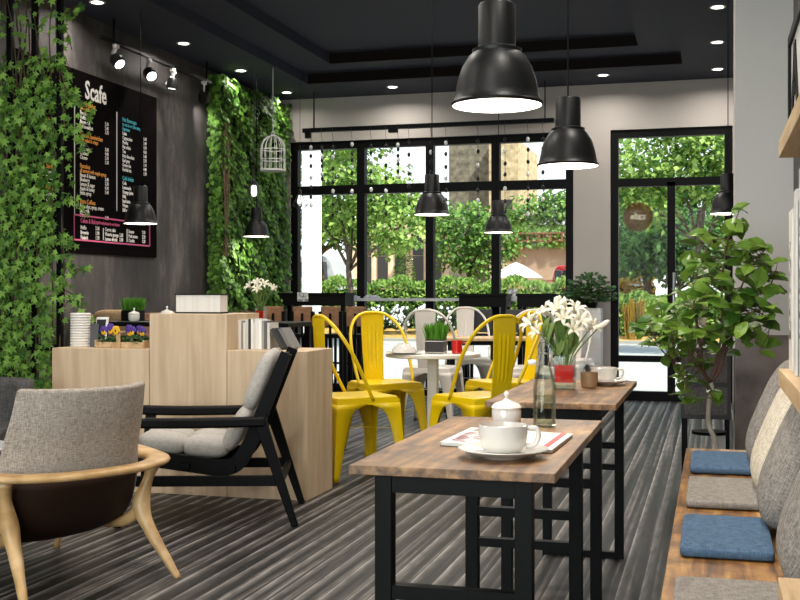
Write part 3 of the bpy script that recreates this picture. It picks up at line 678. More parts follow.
# books on the right cabinet
cols = ['#d7d2cb', '#e4e0d9', '#8f8b86', '#dcd8d0', '#c9c4bc', '#2c2b2b', '#e6e3dd', '#d2cec6', '#dedbd5', '#efece6', '#9d9993', '#5b5a58', '#cfcac2', '#77736f']
desc = ['cream', 'white', 'grey', 'off-white', 'pale grey', 'black', 'white', 'light grey', 'ivory', 'bright white', 'mid grey', 'charcoal', 'beige', 'dark taupe']
xs0 = ontop(239, 5.9, 0).x; x = xs0
ordw = ['first', 'second', 'third', 'fourth', 'fifth', 'sixth', 'seventh', 'eighth', 'ninth', 'tenth', 'eleventh', 'twelfth', 'thirteenth', 'fourteenth']
def book(label, w, h, d, cl, grp, name='book'):
    t = thing(name, label, 'book', (0, 0, 0), 0, grp)
    cm = mat('cover_'+cl.strip('#'), cl, .55)
    bm = B(); bb(bm, 0, .0025, 0, d, 0, h); bb(bm, w-.0025, w, 0, d, 0, h); bb(bm, 0, w, -.001, .002, 0, h); obj('cover', bm, cm, t)
    bm = B(); bb(bm, .0025, w-.0025, .003, d-.004, .003, h-.004); obj('pages', bm, mat('paper_edge', '#eeeae0', .8), t)
    return t
for i in range(13):
    w = (.014, .018, .012, .014, .017, .016, .015, .012, .02, .018, .014, .02, .016)[i]; h = (.155, .165, .16, .15, .168, .17, .172, .15, .17, .165, .16, .158, .15)[i]
    bk = book('%s spine upright book, %s from the left in the row on the low cabinet' % (desc[i], ordw[i]), w-.001, h, .13, cols[i], 'upright books on the low cabinet'); bk.location = (x, 5.86, .81); x += w
for i in range(3):
    bk = book(('dark grey book leaning at the right end of the row', 'black book leaning second from the right end of the row', 'grey patterned book leaning outermost over the cabinet top')[i], .02, .128, .14, ('#2e2c2b', '#1a1a1a', '#6d6a67')[i], 'leaning books on the low cabinet')
    bk.location = (x+.004+i*.0245, 5.85, .811); bk.rotation_euler = (0, R(-32) if 0 else R(-30), 0); 
    bk.location.x = x+.070+i*.0245-.08*0; bk.rotation_euler = (0, R(-30), 0)

# ============================================================ communal high table behind the cabinets
t = thing('high_table', 'black high table behind the oak cabinets', 'table', (-3.42, 7.2, 0))
bm = B(); bb(bm, -.72, .72, -.28, .28, .9, .93); obj('tabletop', bm, m_blackwood, t, bevel=.003)
for sx in (-1, 1):
    for sy in (-1, 1): bm = B(); bb(bm, sx*.67-.02, sx*.67+.02, sy*.23-.02, sy*.23+.02, 0, .9); obj('leg', bm, m_black, t)
def grasspot(label, p, w, h, gh, m_pot, n=260, band=None, round_=False):
    t = thing('grass_planter', label, 'potted plant', p)
    bm = B()
    bb(bm, -w/2, w/2, -w/2, w/2, 0, h); 
    obj('pot', bm, m_pot, t, bevel=.003)
    if band:
        bm = B(); bb(bm, -w/2-.002, w/2+.002, -w/2-.002, w/2+.002, h-.014, h-.01); bb(bm, -w/2-.002, w/2+.002, -w/2-.002, w/2+.002, .006, .01); obj('band', bm, band, t)
    it = []
    for k in range(n):
        q = V((rnd.uniform(-.46, .46)*w, rnd.uniform(-.46, .46)*w, h-.003)); it.append((q, V((q.x*3+rnd.uniform(-.15, .15), q.y*3+rnd.uniform(-.15, .15), 1)), V((rnd.uniform(-1, 1), rnd.uniform(-1, 1), .1)), gh*rnd.uniform(.7, 1.05)))
    obj('grass', leaves(it, blade_shape(.045)), leafmat('grass_'+str(n), '#2f6a10', '#6fae2c', .3), t)
    return t
grasspot('black square pot of green grass on the high table, under the menu board', (aty(133, 300, 7.3).x, 7.3, .93), .125, .075, .10, m_black, 360)
def sugarbowl(label, p, k=1.0):
    t = thing('sugar_bowl', label, 'sugar bowl', p)
    s = k
    bm = B(); lathe(bm, [(.02*s, 0), (.036*s, .004*s), (.043*s, .02*s), (.044*s, .05*s), (.04*s, .058*s)], 32); obj('bowl', bm, m_white, t, smooth=True)
    bm = B(); lathe(bm, [(.045*s, .056*s), (.046*s, .06*s), (.036*s, .072*s), (.012*s, .08*s), (.006*s, .086*s)], 32, capb=True); obj('lid', bm, m_white, t, smooth=True)
    bm = B(); lathe(bm, [(.005*s, .084*s), (.004*s, .09*s), (.008*s, .097*s), (.007*s, .103*s), (.001, .109*s)], 16); obj('knob', bm, m_white, t, smooth=True)
    return t
sugarbowl('white lidded sugar bowl in front of the black grass pot', (aty(134, 300, 7.05).x, 7.05, .93), .9)
sugarbowl('white lidded sugar bowl of which only the knob shows over the tall cabinet', (aty(167, 300, 7.1).x, 7.1, .93), 1.02)

# lilies
m_petal = mat('lily_petal', '#efe8d2', .5, var=.06, scale=30); m_lleaf = leafmat('lily_leaf', '#46682c', '#8aa35c', .25)
def lily(bm, c, d, s, nz=6):
    d = d.normalized(); x, y, _ = basis(d)
    for k in range(nz):
        a = 2*pi*k/nz+.3; u = x*cos(a)+y*sin(a); w = d.cross(u).normalized(); rows = []
        for tt, rr, hh, ww in ((0, .03, 0, .05), (.25, .12, .3, .13), (.5, .27, .52, .17), (.75, .48, .6, .13), (1, .68, .5, .01)):
            base = c+(u*rr+d*hh)*s*1.35
            rows.append((bm.verts.new(base-w*ww*s), bm.verts.new(base+d*.0-u*.02*s), bm.verts.new(base+w*ww*s)))
        for r0, r1 in zip(rows, rows[1:]):
            bm.faces.new((r0[0], r0[1], r1[1], r1[0])); bm.faces.new((r0[1], r0[2], r1[2], r1[1]))
def bouquet(label, p, k, glass, liquid, heads, square=True, h=.13, w=.075, buds=()):
    t = thing('flower_vase', label, 'vase of flowers', p)
    bm = B()
    wt = .003
    for sx in (-1, 1): bb(bm, sx*w/2-wt/2, sx*w/2+wt/2, -w/2, w/2, 0, h); bb(bm, -w/2, w/2, sx*w/2-wt/2, sx*w/2+wt/2, 0, h)
    bb(bm, -w/2, w/2, -w/2, w/2, 0, .012); obj('glass_vase', bm, glass, t)
    bm = B(); bb(bm, -w/2+.003, w/2-.003, -w/2+.003, w/2-.003, .028, h*.72); obj('red_gel', bm, liquid, t)
    fb = B(); sb = B(); it = []
    for (hx, hy, hz, s) in heads:
        c = V((hx, hy, hz)); d = V((hx*.9, hy*.9-.02, .10+.25*abs(hx)))
        base = V((hx*.12, hy*.12, .03)); tube(sb, spline([base, V((hx*.3, hy*.3, h)), c-d.normalized()*s*.1], 5), .0028, 5)
        lily(fb, c, V((hx*1.2+rnd.uniform(-.03, .03), hy-.06, .08)), s)
        for j in range(4): a = spline([base, V((hx*.3, hy*.3, h)), c], 5)[rnd.randrange(5, 9)]; it.append((a, V((rnd.uniform(-.6, .6), rnd.uniform(-.6, .6), 1)), V((rnd.uniform(-1, 1), -1, 0)), rnd.uniform(.06, .1)*k))
    for (hx, hy, hz, ln) in buds:
        c = V((hx, hy, hz)); d = V((hx, hy, ln[1])).normalized()
        base = V((hx*.12, hy*.12, .03)); tube(sb, spline([base, V((hx*.3, hy*.3, h)), c], 5), .0028, 5)
        tube(fb, [c+d*(ln[0]*q) for q in (0, .3, .6, .9, 1)], [.004*k, .009*k, .01*k, .006*k, .001], 8)
    obj('lily_blooms', fb, m_petal, t, smooth='all', solid=.0015); obj('stems', sb, m_stem, t, smooth='all'); obj('leaves', leaves(it, oval_shape(.16)), m_lleaf, t)
    return t
m_redgel = mat('red_gel', '#e01508', .5, var=.4, scale=60, spec=.2)
pv = atz(565, 390, .75); pv = pt(565, 388, 4.35); pv.z = .75
bouquet('clear square vase of red gel and big white lilies on the farther table', pv, 1.0, m_clear, m_redgel,
        [(-.115, -.03, .245, .055), (-.06, .02, .285, .055), (-.02, -.02, .295, .06), (.03, .03, .29, .055), (.055, -.04, .255, .055), (.09, .01, .23, .05), (-.085, -.05, .215, .05), (.0, .05, .27, .055), (.035, -.06, .225, .05), (-.1, .04, .26, .05), (.005, -.05, .265, .05)],
        buds=[(.125, -.02, .235, (.06, .09)), (-.02, .0, .32, (.045, .5)), (-.005, .02, .30, (.06, .6))])
p = V((aty(261, 300, 7.05).x, 7.05, .93))
bouquet('small vase of cream lilies in front of the green wall', p, .9, m_clear, m_redgel,
        [(-.06, -.02, .23, .05), (-.02, .0, .25, .05), (.03, -.02, .24, .05), (.06, .02, .22, .045), (.0, -.04, .21, .05), (-.04, .03, .22, .045)], w=.06, h=.11, buds=[(.09, -.02, .215, (.05, .08))])

# ============================================================ BROWN LAPTOP TABLES
def steel_table(label, y0, y1):
    x0, x1 = -.755, -.31
    t = thing('dining_table', label, 'table', ((x0+x1)/2, (y0+y1)/2, 0)); hw, hl = (x1-x0)/2, (y1-y0)/2
    bm = B(); bb(bm, -hw, hw, -hl, hl, .73, .75); obj('tabletop', bm, m_rustic, t, bevel=.0015)
    lx, ly, s = hw-.07, hl-.045, .0185
    for sx in (-1, 1):
        for sy in (-1, 1): bm = B(); bb(bm, sx*lx-s, sx*lx+s, sy*ly-s, sy*ly+s, 0, .73); obj('leg', bm, m_steel, t, bevel=.001)
    for sy in (-1, 1):
        for z0, z1 in (((.69, .73), (.46, .49), (.0, .028)) if sy < 0 else ((.69, .73), (.465, .492), (.375, .40), (.0, .028))):
            bm = B(); bb(bm, -lx+s, lx-s, sy*ly-s*.8, sy*ly+s*.8, z0, z1); obj('end_rail', bm, m_steel, t)
    for sx in (-1, 1): bm = B(); bb(bm, sx*lx-s*.8, sx*lx+s*.8, -ly+s, ly-s, .69, .73); obj('side_rail', bm, m_steel, t)
    return t
steel_table('nearer brown wooden table on a black steel frame, laid with a cup and magazine', 2.29, 3.30)
steel_table('farther brown wooden table on a black steel frame, carrying the lily vase', 3.79, 4.86)
# cup and saucer
def cup(label, p, k, handle=0, saucer=True, cm=None, sw=.1):
    t = thing('teacup', label, 'cup', p+V((0, 0, .012 if saucer else 0)), handle, 'white teacups on the brown tables')
    r = .048*k
    bm = B(); lathe(bm, [(r*.55, 0), (r*.75, .003), (r*.93, r*.3), (r*1.0, r*.75), (r*1.01, r*1.12), (r*.97, r*1.13), (r*.94, r*.75), (r*.8, r*.25), (.001, r*.15)], 40); obj('bowl', bm, cm or m_white, t, smooth=True)
    bm = B(); tube(bm, spline([(r*.96, 0, r*.98), (r*1.35, 0, r*1.0), (r*1.45, 0, r*.72), (r*1.3, 0, r*.35), (r*.93, 0, r*.25)], 6), r*.1, 8); obj('handle', bm, cm or m_white, t, smooth='all')
    bm = B(); lathe(bm, [(0, r*.72), (r*.93, r*.72)], 30, capb=False); obj('coffee', bm, mat('coffee_with_milk', '#a08468', .2), t)
    if saucer:
        s = thing('saucer', label.replace('teacup', 'saucer').replace('cup', 'saucer')+', under its cup', 'saucer', p, 0, 'white saucers on the brown tables')
        q = sw
        bm = B(); lathe(bm, [(q*.45, 0), (q*.5, .004), (q*.8, .011), (q, .02), (q*.995, .022), (q*.78, .015), (q*.5, .009), (.001, .0085)], 48); obj('plate', bm, cm or m_white, s, smooth=True)
    return t
p = atz(503, 455, .755); p.z = .75; cup('large white teacup in front on the nearer brown table', p, 1.15, R(5), sw=.102)
p = pt(604, 380, 4.55); p.z = .75; cup('white teacup on the right of the farther brown table', p, 1.1, R(15), cm=m_white, sw=.095)
# tan cup behind the vase
p = pt(590, 385, 4.38); p = V((p.x-.006, p.y+.03, .75))
bm = B(); lathe(bm, [(.022, 0), (.03, .004), (.034, .03), (.034, .062), (.031, .062), (.03, .008), (.001, .006)], 28); o = obj('stoneware_cup', bm, mat('tan_stoneware', '#9c7a56', .5, var=.3, scale=30), smooth=True); o.location = p
tag(o, 'small tan stoneware cup between the lily vase and the white cup', 'cup')
p = pt(506.5, 427, 3.10); p.z = .75; sugarbowl('white lidded sugar bowl behind the teacup on the nearer brown table', p, .93)
# bottle
p = pt(544.5, 424, 3.12); p.z = .75
t = thing('glass_bottle', 'clear swing-top glass bottle half full of water on the nearer table', 'bottle', p)
bm = B(); lathe(bm, [(.028, 0), (.032, .004), (.032, .11), (.029, .13), (.018, .17), (.0135, .195), (.0135, .215), (.016, .22), (.016, .232), (.011, .234), (.011, .2), (.015, .17), (.026, .128), (.0295, .108), (.0295, .008), (.001, .006)], 32); obj('glass', bm, glassmat('bottle_glass', '#f7faf6', .5), t, smooth=True)
bm = B(); lathe(bm, [(.001, .0065), (.029, .009), (.029, .085), (.001, .085)], 28); obj('water', bm, glassmat('bottle_water', '#e6ebe4', .25), t, smooth=True)
bm = B(); tube(bm, spline([(.017, 0, .2), (.018, 0, .225), (.0, 0, .245), (-.018, 0, .225), (-.017, 0, .2), (-.025, 0, .19)], 5), .0013, 5)
tube(bm, [(.016*cos(k*pi/8), .016*sin(k*pi/8), .203) for k in range(16)], .0014, 5, closed=True); obj('wire_clasp', bm, mat('steel_wire', '#8a8a88', .3, metal=1), t)
bm = B(); superbox(bm, (-.034, -.004, .178), (.013, .01, .008), .8, 6); obj('stopper', bm, m_white, t, smooth='all')
# magazine
A_, B_, C_ = atz(440, 441, .762), atz(552, 449, .762), atz(573, 433, .762)
A_.z = B_.z = C_.z = .75
t = thing('magazine', 'white magazine with a red stripe under the rear of the saucer', 'magazine', B_)
u = (A_-B_); v = (C_-B_)
q = [V((0, 0, 0)), v, v+u, u]
def slab(q, z0, z1):
    bm = B(); lo = [bm.verts.new(p_+V((0, 0, z0))) for p_ in q]; hi = [bm.verts.new(p_+V((0, 0, z1))) for p_ in q]
    bm.faces.new(lo); bm.faces.new(hi)
    for i in range(4): bm.faces.new((lo[i], lo[(i+1) % 4], hi[(i+1) % 4], hi[i]))
    return bm
obj('pages', slab([u*.005+v*.02, u*.005+v*.98, u*.995+v*.98, u*.995+v*.02], .0015, .0085), mat('paper_edge2', '#e6e2da', .7), t)
obj('front_cover', slab(q, .0085, .01), mat('white_cover', '#e9e4df', .35), t); obj('back_cover', slab(q, 0, .0015), mat('dark_cover', '#3a3a3c', .4), t)
obj('red_stripe', slab([u*.055, u*.055+v, u*.11+v, u*.11], .01, .0104), mat('red_ink', '#c2222c', .4), t)
ph = mat('photo_print', '#7a3b42', .4, col2='#e8e4e0', scale=34, detail=5, ramp=(.42, .58)); obj('printed_photo', slab([u*.66+v*.1, u*.66+v*.9, u*.94+v*.9, u*.94+v*.1], .01, .0104), ph, t)

# ============================================================ BENCH AND CUSHIONS
t = thing('bench', 'long wooden bench with cushions along the right wall', 'bench', (.14, 2.8, 0))
bm = B(); bb(bm, -.25, XR-.14-.005, -2.3, 2.23, .415, .45); obj('seat_board', bm, m_bench, t, bevel=.003)
for y in (-2.2, 0, 2.1):
    bm = B(); bb(bm, -.18, .25, y-.03, y+.03, 0, .415); obj('leg', bm, m_black, t)
bm = B(); bb(bm, .22, .26, -2.2, 2.1, .28, .4); obj('rear_rail', bm, m_black, t)
def seatpad(label, y0, y1, m):
    bm = B(); superbox(bm, (0, 0, 0), (.116, (y1-y0)/2, .014), .1, 9, q=.3); o = obj('seat_cushion', bm, m, smooth='all'); o.location = (.035, (y0+y1)/2, .4645); return tag(o, label, 'cushion', 'flat seat pads on the bench')
seatpad('flat blue seat pad at the far end of the bench', 4.30, 4.78, m_blue)
seatpad('flat grey seat pad between the two blue ones', 3.60, 4.10, m_greyseat)
seatpad('flat blue seat pad between the two grey ones', 2.92, 3.39, m_blue)
seatpad('flat grey seat pad nearest the viewer on the bench', 2.10, 2.64, m_greyseat)
def backpad(label, y, m, w=.235, tilt=23, h=.21, x=.255):
    def fn(v): return V((v.x*(1-.35*(abs(v.y)/w)**3)*(1-.25*(abs(v.z)/h)**3), v.y, v.z))
    bm = B(); superbox(bm, (0, 0, 0), (.09, w, h), .42, 12, fn=fn); o = obj('back_cushion', bm, m, smooth='all'); o.location = (x, y, .452+h); o.rotation_euler = (0, R(tilt), 0)
    return tag(o, label, 'cushion', 'plump back cushions on the bench')
backpad('grey back cushion at the far end of the bench', 4.52, m_grey)
backpad('cream knitted back cushion on the bench', 3.94, m_cream)
backpad('grey back cushion between the cream one and the nearest', 3.36, m_grey)
backpad('grey back cushion nearest the viewer', 2.70, m_grey, x=.275)
bm = B(); bb(bm, .111, XR-.003, .6, 2.075, .583, .62); bb(bm, .16, .20, .7, .74, .451, .583); bb(bm, .16, .20, 1.8, 1.84, .451, .583); o = obj('oak_ledge', bm, m_shelf, bevel=.002); tag(o, 'light oak ledge corner at the lower right edge of the view', 'ledge')

# wall shelves
for nm, z0, z1, lab in (('wall_shelf', .853, .903, 'lower oak wall shelf over the back cushions'), ('wall_shelf', 1.513, 1.563, 'upper oak wall shelf carrying the framed print')):
    bm = B(); bb(bm, .185, XR-.002, .4, 3.42, z0, z1); o = obj(nm, bm, m_shelf, bevel=.002); tag(o, lab, 'shelf')
# tall books/boards on lower shelf
m_pap = mat('magazine_spine_white', '#d9d4cd', .5)
for i, (y0, y1, h, x0, cl, lab) in enumerate([(3.24, 3.36, .45, .209, '#d8d0c8', 'tall pale box file farthest along the lower shelf'), (3.17, 3.235, .47, .214, '#2e2c2b', 'black book second from the far end of the lower shelf'), (3.08, 3.165, .49, .209, '#cfcac4', 'tall light grey box file third from the far end of the lower shelf'), (2.98, 3.075, .46, .214, '#26292c', 'dark book fourth from the far end of the lower shelf'), (2.87, 2.975, .53, .209, '#c9c5bf', 'tallest white patterned box file at the right edge of the view'), (2.75, 2.865, .46, .212, '#4d4a47', 'dark grey box file nearest the viewer on the lower shelf')]):
    t = thing('box_file', lab, 'box file', (x0, (y0+y1)/2, .903), 0, 'tall box files standing on the lower shelf'); w = (y1-y0)/2
    bm = B(); bb(bm, 0, .19, -w, w, 0, h); obj('cover', bm, mat('board_'+cl.strip('#'), cl, .5, var=.1, scale=20), t, bevel=.003)
    if w > .05: bm = B(); bb(bm, -.001, 0, -w*.6, w*.6, h*.2, h*.8); obj('spine_label', bm, mat('board_label', '#3a3735', .5, col2='#d8d4ce', scale=35, ramp=(.45, .55)), t)
# framed print on the upper shelf (leaning on the wall)
t = thing('framed_print', 'black framed print with a bold black shape on the upper shelf', 'picture', (.215, 2.95, 1.563))
bm = B(); fr = .028; H_, W_ = .27, .36
for a_ in ((-W_, W_, 0, fr), (-W_, W_, H_-fr, H_), (-W_, -W_+fr, 0, H_), (W_-fr, W_, 0, H_)): bb(bm, -.012, .012, a_[0], a_[1], a_[2], a_[3])
obj('frame', bm, m_black, t)
bm = B(); bb(bm, -.004, .004, -W_+fr, W_-fr, fr, H_-fr); obj('paper', bm, mat('print_paper', '#d8d4cf', .6), t)
bm = B(); beam(bm, (-.006, .26, .05), (-.006, .17, .21), .004, .05); beam(bm, (-.006, .17, .21), (-.006, .08, .05), .004, .05); beam(bm, (-.006, .23, .1), (-.006, .11, .1), .004, .03); obj('black_shape', bm, m_black, t)

# ============================================================ FICUS, GREY UNIT, SMALL STAND behind the bench
t = thing('low_sideboard', 'dark grey fabric-fronted sideboard on a frame behind the indoor tree', 'sideboard', (.1, 6.7, 0))
gx0 = aty(681, 400, 6.5).x-.1
bm = B(); bb(bm, gx0, .0, -.2, .2, .42, .82); obj('body', bm, mat('sideboard_black', '#201f20', .5), t, bevel=.003)
for z0, z1 in ((.445, .60), (.625, .80)): bm = B(); bb(bm, gx0+.02, -.02, -.206, -.2, z0, z1); obj('fabric_panel', bm, m_darkgrey, t)
for x in (gx0+.015, -.02):
    for sy in (-.18, .18): bm = B(); bb(bm, x-.012, x+.012, sy-.012, sy+.012, 0, .42); obj('leg', bm, m_black, t)
p = pt(709, 431, 5.75)
t = thing('plant_stand', 'small black-topped stand with a white leg behind the bench end', 'stand', (p.x, p.y, 0))
bm = B(); lathe(bm, [(.085, p.z-.015), (.088, p.z), (.001, p.z)], 28); obj('top', bm, m_black, t, smooth=True)
bm = B(); tube(bm, [(.06, 0, 0), (.06, 0, p.z-.015)], .022, 12); lathe(bm, [(.07, 0), (.07, .01), (.001, .01)], 20, (.0, 0, 0)); obj('leg', bm, m_white, t, smooth=True)
# ficus
FY = 5.35
base = aty(718, 470, FY); base.z = 0
t = thing('potted_tree', 'broad-leaved indoor tree with a pale slender trunk behind the bench', 'potted plant', base)
bm = B(); lathe(bm, [(.085, 0), (.1, .01), (.115, .24), (.105, .245), (.1, .2), (.001, .2)], 30); obj('pot', bm, mat('dark_grey_pot', '#2c2c2e', .5), t, smooth=True)
bm = B(); lathe(bm, [(.1, .19), (.001, .21)], 24, capb=False); obj('soil', bm, m_soil, t)
def fp(px, py, dy=0): return aty(px, py, FY+dy)-base
m_bark = mat('pale_bark', '#b5aa9c', .7, var=.3, scale=30, bump=.3); m_bark2 = mat('young_bark', '#5b3f33', .7)
tr = spline([(0, 0, .2), fp(716, 445), fp(709, 425), fp(709, 405), fp(712, 390), fp(711, 382)], 6)
bm = B(); tube(bm, tr, [.013-.003*i/len(tr) for i in range(len(tr))], 9); obj('trunk', bm, m_bark, t, smooth='all')
br = B(); J = fp(711, 384)
ends = []
for pts_ in ([(722, 365), (727, 335), (740, 290), (755, 262), (765, 250)], [(704, 372), (697, 352), (680, 330), (658, 322), (645, 324)], [(715, 365), (722, 330), (722, 280), (728, 240), (738, 214)],
             [(722, 362), (735, 330), (752, 312), (770, 318)], [(704, 372), (700, 345), (694, 300), (700, 265), (712, 240)], [(704, 374), (692, 365), (680, 372)], [(727, 335), (745, 305), (768, 288), (776, 270)]):
    dz = rnd.uniform(-.12, .12); P = [J]+[fp(x_, y_, dz*(i+1)/len(pts_)) for i, (x_, y_) in enumerate(pts_)]; sp = spline(P, 5)
    tube(br, sp, [.008-.0055*i/len(sp) for i in range(len(sp))], 6); ends.append(sp)
obj('branches', br, m_bark2, t, smooth='all')
it = []; pet = B()
clusters = [(735, 218, 14, 5), (722, 235, 18, 9), (700, 250, 18, 9), (728, 262, 22, 10), (704, 278, 22, 12), (752, 252, 14, 8), (765, 262, 16, 10), (742, 280, 22, 13), (758, 290, 18, 8), (695, 300, 24, 12),
            (722, 305, 24, 14), (745, 312, 20, 10), (670, 318, 22, 12), (655, 330, 16, 10), (690, 330, 24, 14), (715, 335, 24, 12), (672, 345, 16, 7), (735, 335, 20, 8), (765, 318, 14, 6), (700, 352, 20, 9), (690, 372, 12, 4), (684, 392, 10, 4), (706, 392, 10, 3), (770, 285, 10, 4), (640, 326, 8, 4), (757, 345, 14, 4), (777, 272, 8, 3)]
for cx_, cy_, rr, nn_ in clusters:
    for k in range(int(nn_*1.5)):
        a = rnd.uniform(0, 2*pi); q = rr*sqrt(rnd.random()); dy = rnd.uniform(-.2, .22)
        p = fp(cx_+q*cos(a), cy_+q*sin(a), dy)
        d = V((rnd.uniform(-1, 1)+(cx_-712)/90, rnd.uniform(-1, .8), rnd.uniform(-.55, .25))); it.append((p-d.normalized()*.04, d, V((rnd.uniform(-.5, .5), rnd.uniform(-1.0, .1), 1)), rnd.uniform(.075, .112)))
        # short twig to nearest branch point
        best = min((s_ for sp in ends for s_ in sp), key=lambda s_: (s_-p).length)
        if (best-p).length < .35: tube(pet, [best, (best+p)/2+V((0, 0, .01)), p-d.normalized()*.04], .0018, 4, cap=False)
obj('leaves', leaves(it, oval_shape(.36)), leafmat('ficus_leaf', '#395f1d', '#84a540', .22, .3), t); obj('twigs', pet, m_bark2, t)

# ============================================================ METAL CAFE CHAIRS
def metal_chair(label, m, colour):
    t = thing('cafe_chair', label, 'chair', (0, 0, 0), 0, colour+' metal cafe chairs')
    SZ = .498; hw = .205; tw = .235   # half width of the seat, half width at the feet
    bm = B(); superbox(bm, (0, 0, SZ-.012), (hw, hw, .016), .12, 8, q=.3, fn=lambda v: V((v.x*(1 if v.y > 0 else 1-.04*(-v.y/hw)), v.y, v.z))); obj('seat', bm, m, t, smooth='all')
    bm = B()
    for k in range(4):
        rm = M.Rotation(k*pi/2, 3, 'Z'); vs = [rm @ V(c) for c in ((-hw+.002, -hw+.001, SZ-.012), (hw-.002, -hw+.001, SZ-.012), (hw+.004, -hw-.004, SZ-.045), (-hw-.004, -hw-.004, SZ-.045))]
        bm.faces.new([bm.verts.new(v) for v in vs])
    obj('apron', bm, m, t, solid=.003)
    for sx, sy in ((-1, -1), (1, -1), (1, 1), (-1, 1)):
        bm = B(); top = SZ-.04; n = 14
        for ax in (0, 1):
            rows = []
            for i in range(n+1):
                s = i/n; z = top*s; e = hw+.004+(tw-hw)*(1-s)
                w0 = .03+.06*s; tt = s; arch = (1-(1-tt**8)**(1/2.2)) if tt < 1 else 1
                w = w0+(hw-w0)*max(0, arch)
                o_ = V((sx*e, sy*e, z))
                inn = V((sx*(e-w), sy*e, z)) if ax == 0 else V((sx*e, sy*(e-w), z))
                rows.append((bm.verts.new(o_), bm.verts.new(inn)))
            for r0, r1 in zip(rows, rows[1:]): bm.faces.new((r0[0], r0[1], r1[1], r1[0]))
        bmesh.ops.remove_doubles(bm, verts=bm.verts, dist=1e-5)
        obj('leg', bm, m, t, smooth=True, solid=.004)
    BT = .985
    P = [(-hw-.002, .03, SZ-.02), (-hw-.012, -.03, .60), (-hw-.012, -.11, .76), (-.19, -.18, .88), (-.13, -.225, .955), (-.06, -.24, BT), (0, -.243, BT+.004)]
    P = P+[(-x_, y_, z_) for x_, y_, z_ in P[-2::-1]]
    bm = B(); tube(bm, spline(P, 6), .0115, 10); obj('back_hoop', bm, m, t, smooth='all')
    bm = B()
    def sp_(u, v_):
        z = SZ-.01+(BT-SZ+.01)*v_; y = -hw+.005-(.243-hw+.005)*v_**1.0-.012*sin(pi*v_); w = .074+.018*v_
        gz = .0045*(1 if (abs(u-.5) < .22 and .22 < v_ < .8 and abs(abs(u-.5)-.1) > .05) else 0)
        return V(((u-.5)*2*w, y-.01*(1-abs(u-.5)*2)**.5*.0-gz, z))
    grid(bm, sp_, 24, 30); obj('back_splat', bm, m, t, smooth=True, solid=.004)
    bm = B()
    beam(bm, (-hw*.9, -hw*.9, .3), (hw*.9, hw*.9, .3), .012, .003); beam(bm, (hw*.9, -hw*.9, .3), (-hw*.9, hw*.9, .3), .012, .003); obj('cross_brace', bm, m, t)
    return t
def frame_dir(fx, fz):
    """facing given as (to the right, away) of the viewer -> rotation of a thing that faces +Y"""
    wx, wy = fx*CA-fz*SA, fx*SA+fz*CA; return atan2(-wx, wy)
def fl(px, d): q = pt(px, 300, d); return V((q.x, q.y, 0))
ya = metal_chair('yellow metal chair on the left of the round table, partly behind the oak cabinet', m_yellow, 'yellow')
ya.location = fl(355, 6.95); ya.rotation_euler = (0, 0, frame_dir(.9, .44))
yb = dup(ya, 'yellow metal chair behind the round table, facing the viewer', fl(385, 8.0), frame_dir(.4, -.92))
yc = dup(ya, 'yellow metal chair with its back to the viewer, right of the round table', fl(479, 6.95), frame_dir(-.58, .81))
yd = dup(ya, 'yellow metal chair seen behind the white lilies', fl(505, 8.1), frame_dir(-.88, -.45))
wa = metal_chair('white metal chair behind the grass pot on the round table', m_wh_en, 'white')
wa.location = fl(433, 9.7); wa.rotation_euler = (0, 0, frame_dir(.3, .95))
wb = dup(wa, 'white metal chair facing the viewer across the small wood table', fl(468, 11.0), frame_dir(.05, -1))
wc = dup(wa, 'white metal chair between the two yellow chair backs on the right', fl(527, 9.7), frame_dir(-.2, .98))
wd = dup(wa, 'white metal chair nearest the door, behind the lilies', fl(566, 10.8), frame_dir(-.5, -.87))

# round white table
c = fl(433, 7.65)
t = thing('round_table', 'small round white pedestal table among the yellow chairs', 'table', c)
RT = .325; TZt = .72
bm = B(); lathe(bm, [(RT-.006, TZt-.026), (RT, TZt-.022), (RT, TZt-.003), (RT-.004, TZt), (.001, TZt)], 56); obj('tabletop', bm, mat('off_white_laminate', '#dcd5ca', .35), t, smooth=True)
bm = B(); bb(bm, -.033, .033, -.033, .033, .02, TZt-.026); obj('pedestal', bm, mat('white_lacquer', '#e3ddd4', .35), t, bevel=.004)
bm = B(); lathe(bm, [(.2, 0), (.2, .012), (.05, .022), (.001, .022)], 40); obj('foot_plate', bm, MATS['white_lacquer'], t, smooth=True)
m_dk = mat('dark_zinc_pot', '#1f1b19', .5, var=.2, scale=20)
q = pt(436, 350, 7.62); grasspot('dark square pot of green grass on the round table', (q.x, q.y, TZt), .125, .095, .12, m_dk, 300, MATS['white_lacquer'])
q = pt(457, 350, 7.55)
t = thing('red_cup', 'small red mug on the round white table', 'mug', (q.x, q.y, TZt)); bm = B(); lathe(bm, [(.03, 0), (.034, .003), (.036, .09), (.033, .09), (.031, .006), (.001, .005)], 26); obj('body', bm, m_red, t, smooth=True)
bm = B(); tube(bm, spline([(.034, 0, .075), (.058, 0, .07), (.058, 0, .03), (.034, 0, .02)], 5), .005, 7); obj('handle', bm, m_red, t, smooth='all')
q = pt(404, 352, 7.5)
t = thing('plate_with_cup', 'white dish with an upturned cup on the round table', 'dish', (q.x, q.y, TZt))
bm = B(); lathe(bm, [(.05, 0), (.06, .004), (.125, .014), (.12, .016), (.05, .009), (.001, .009)], 40); obj('plate', bm, m_white, t, smooth=True)
bm = B(); lathe(bm, [(.085, .012), (.08, .03), (.06, .055), (.045, .062), (.04, .07), (.001, .07)], 32); obj('cup', bm, m_white, t, smooth=True)

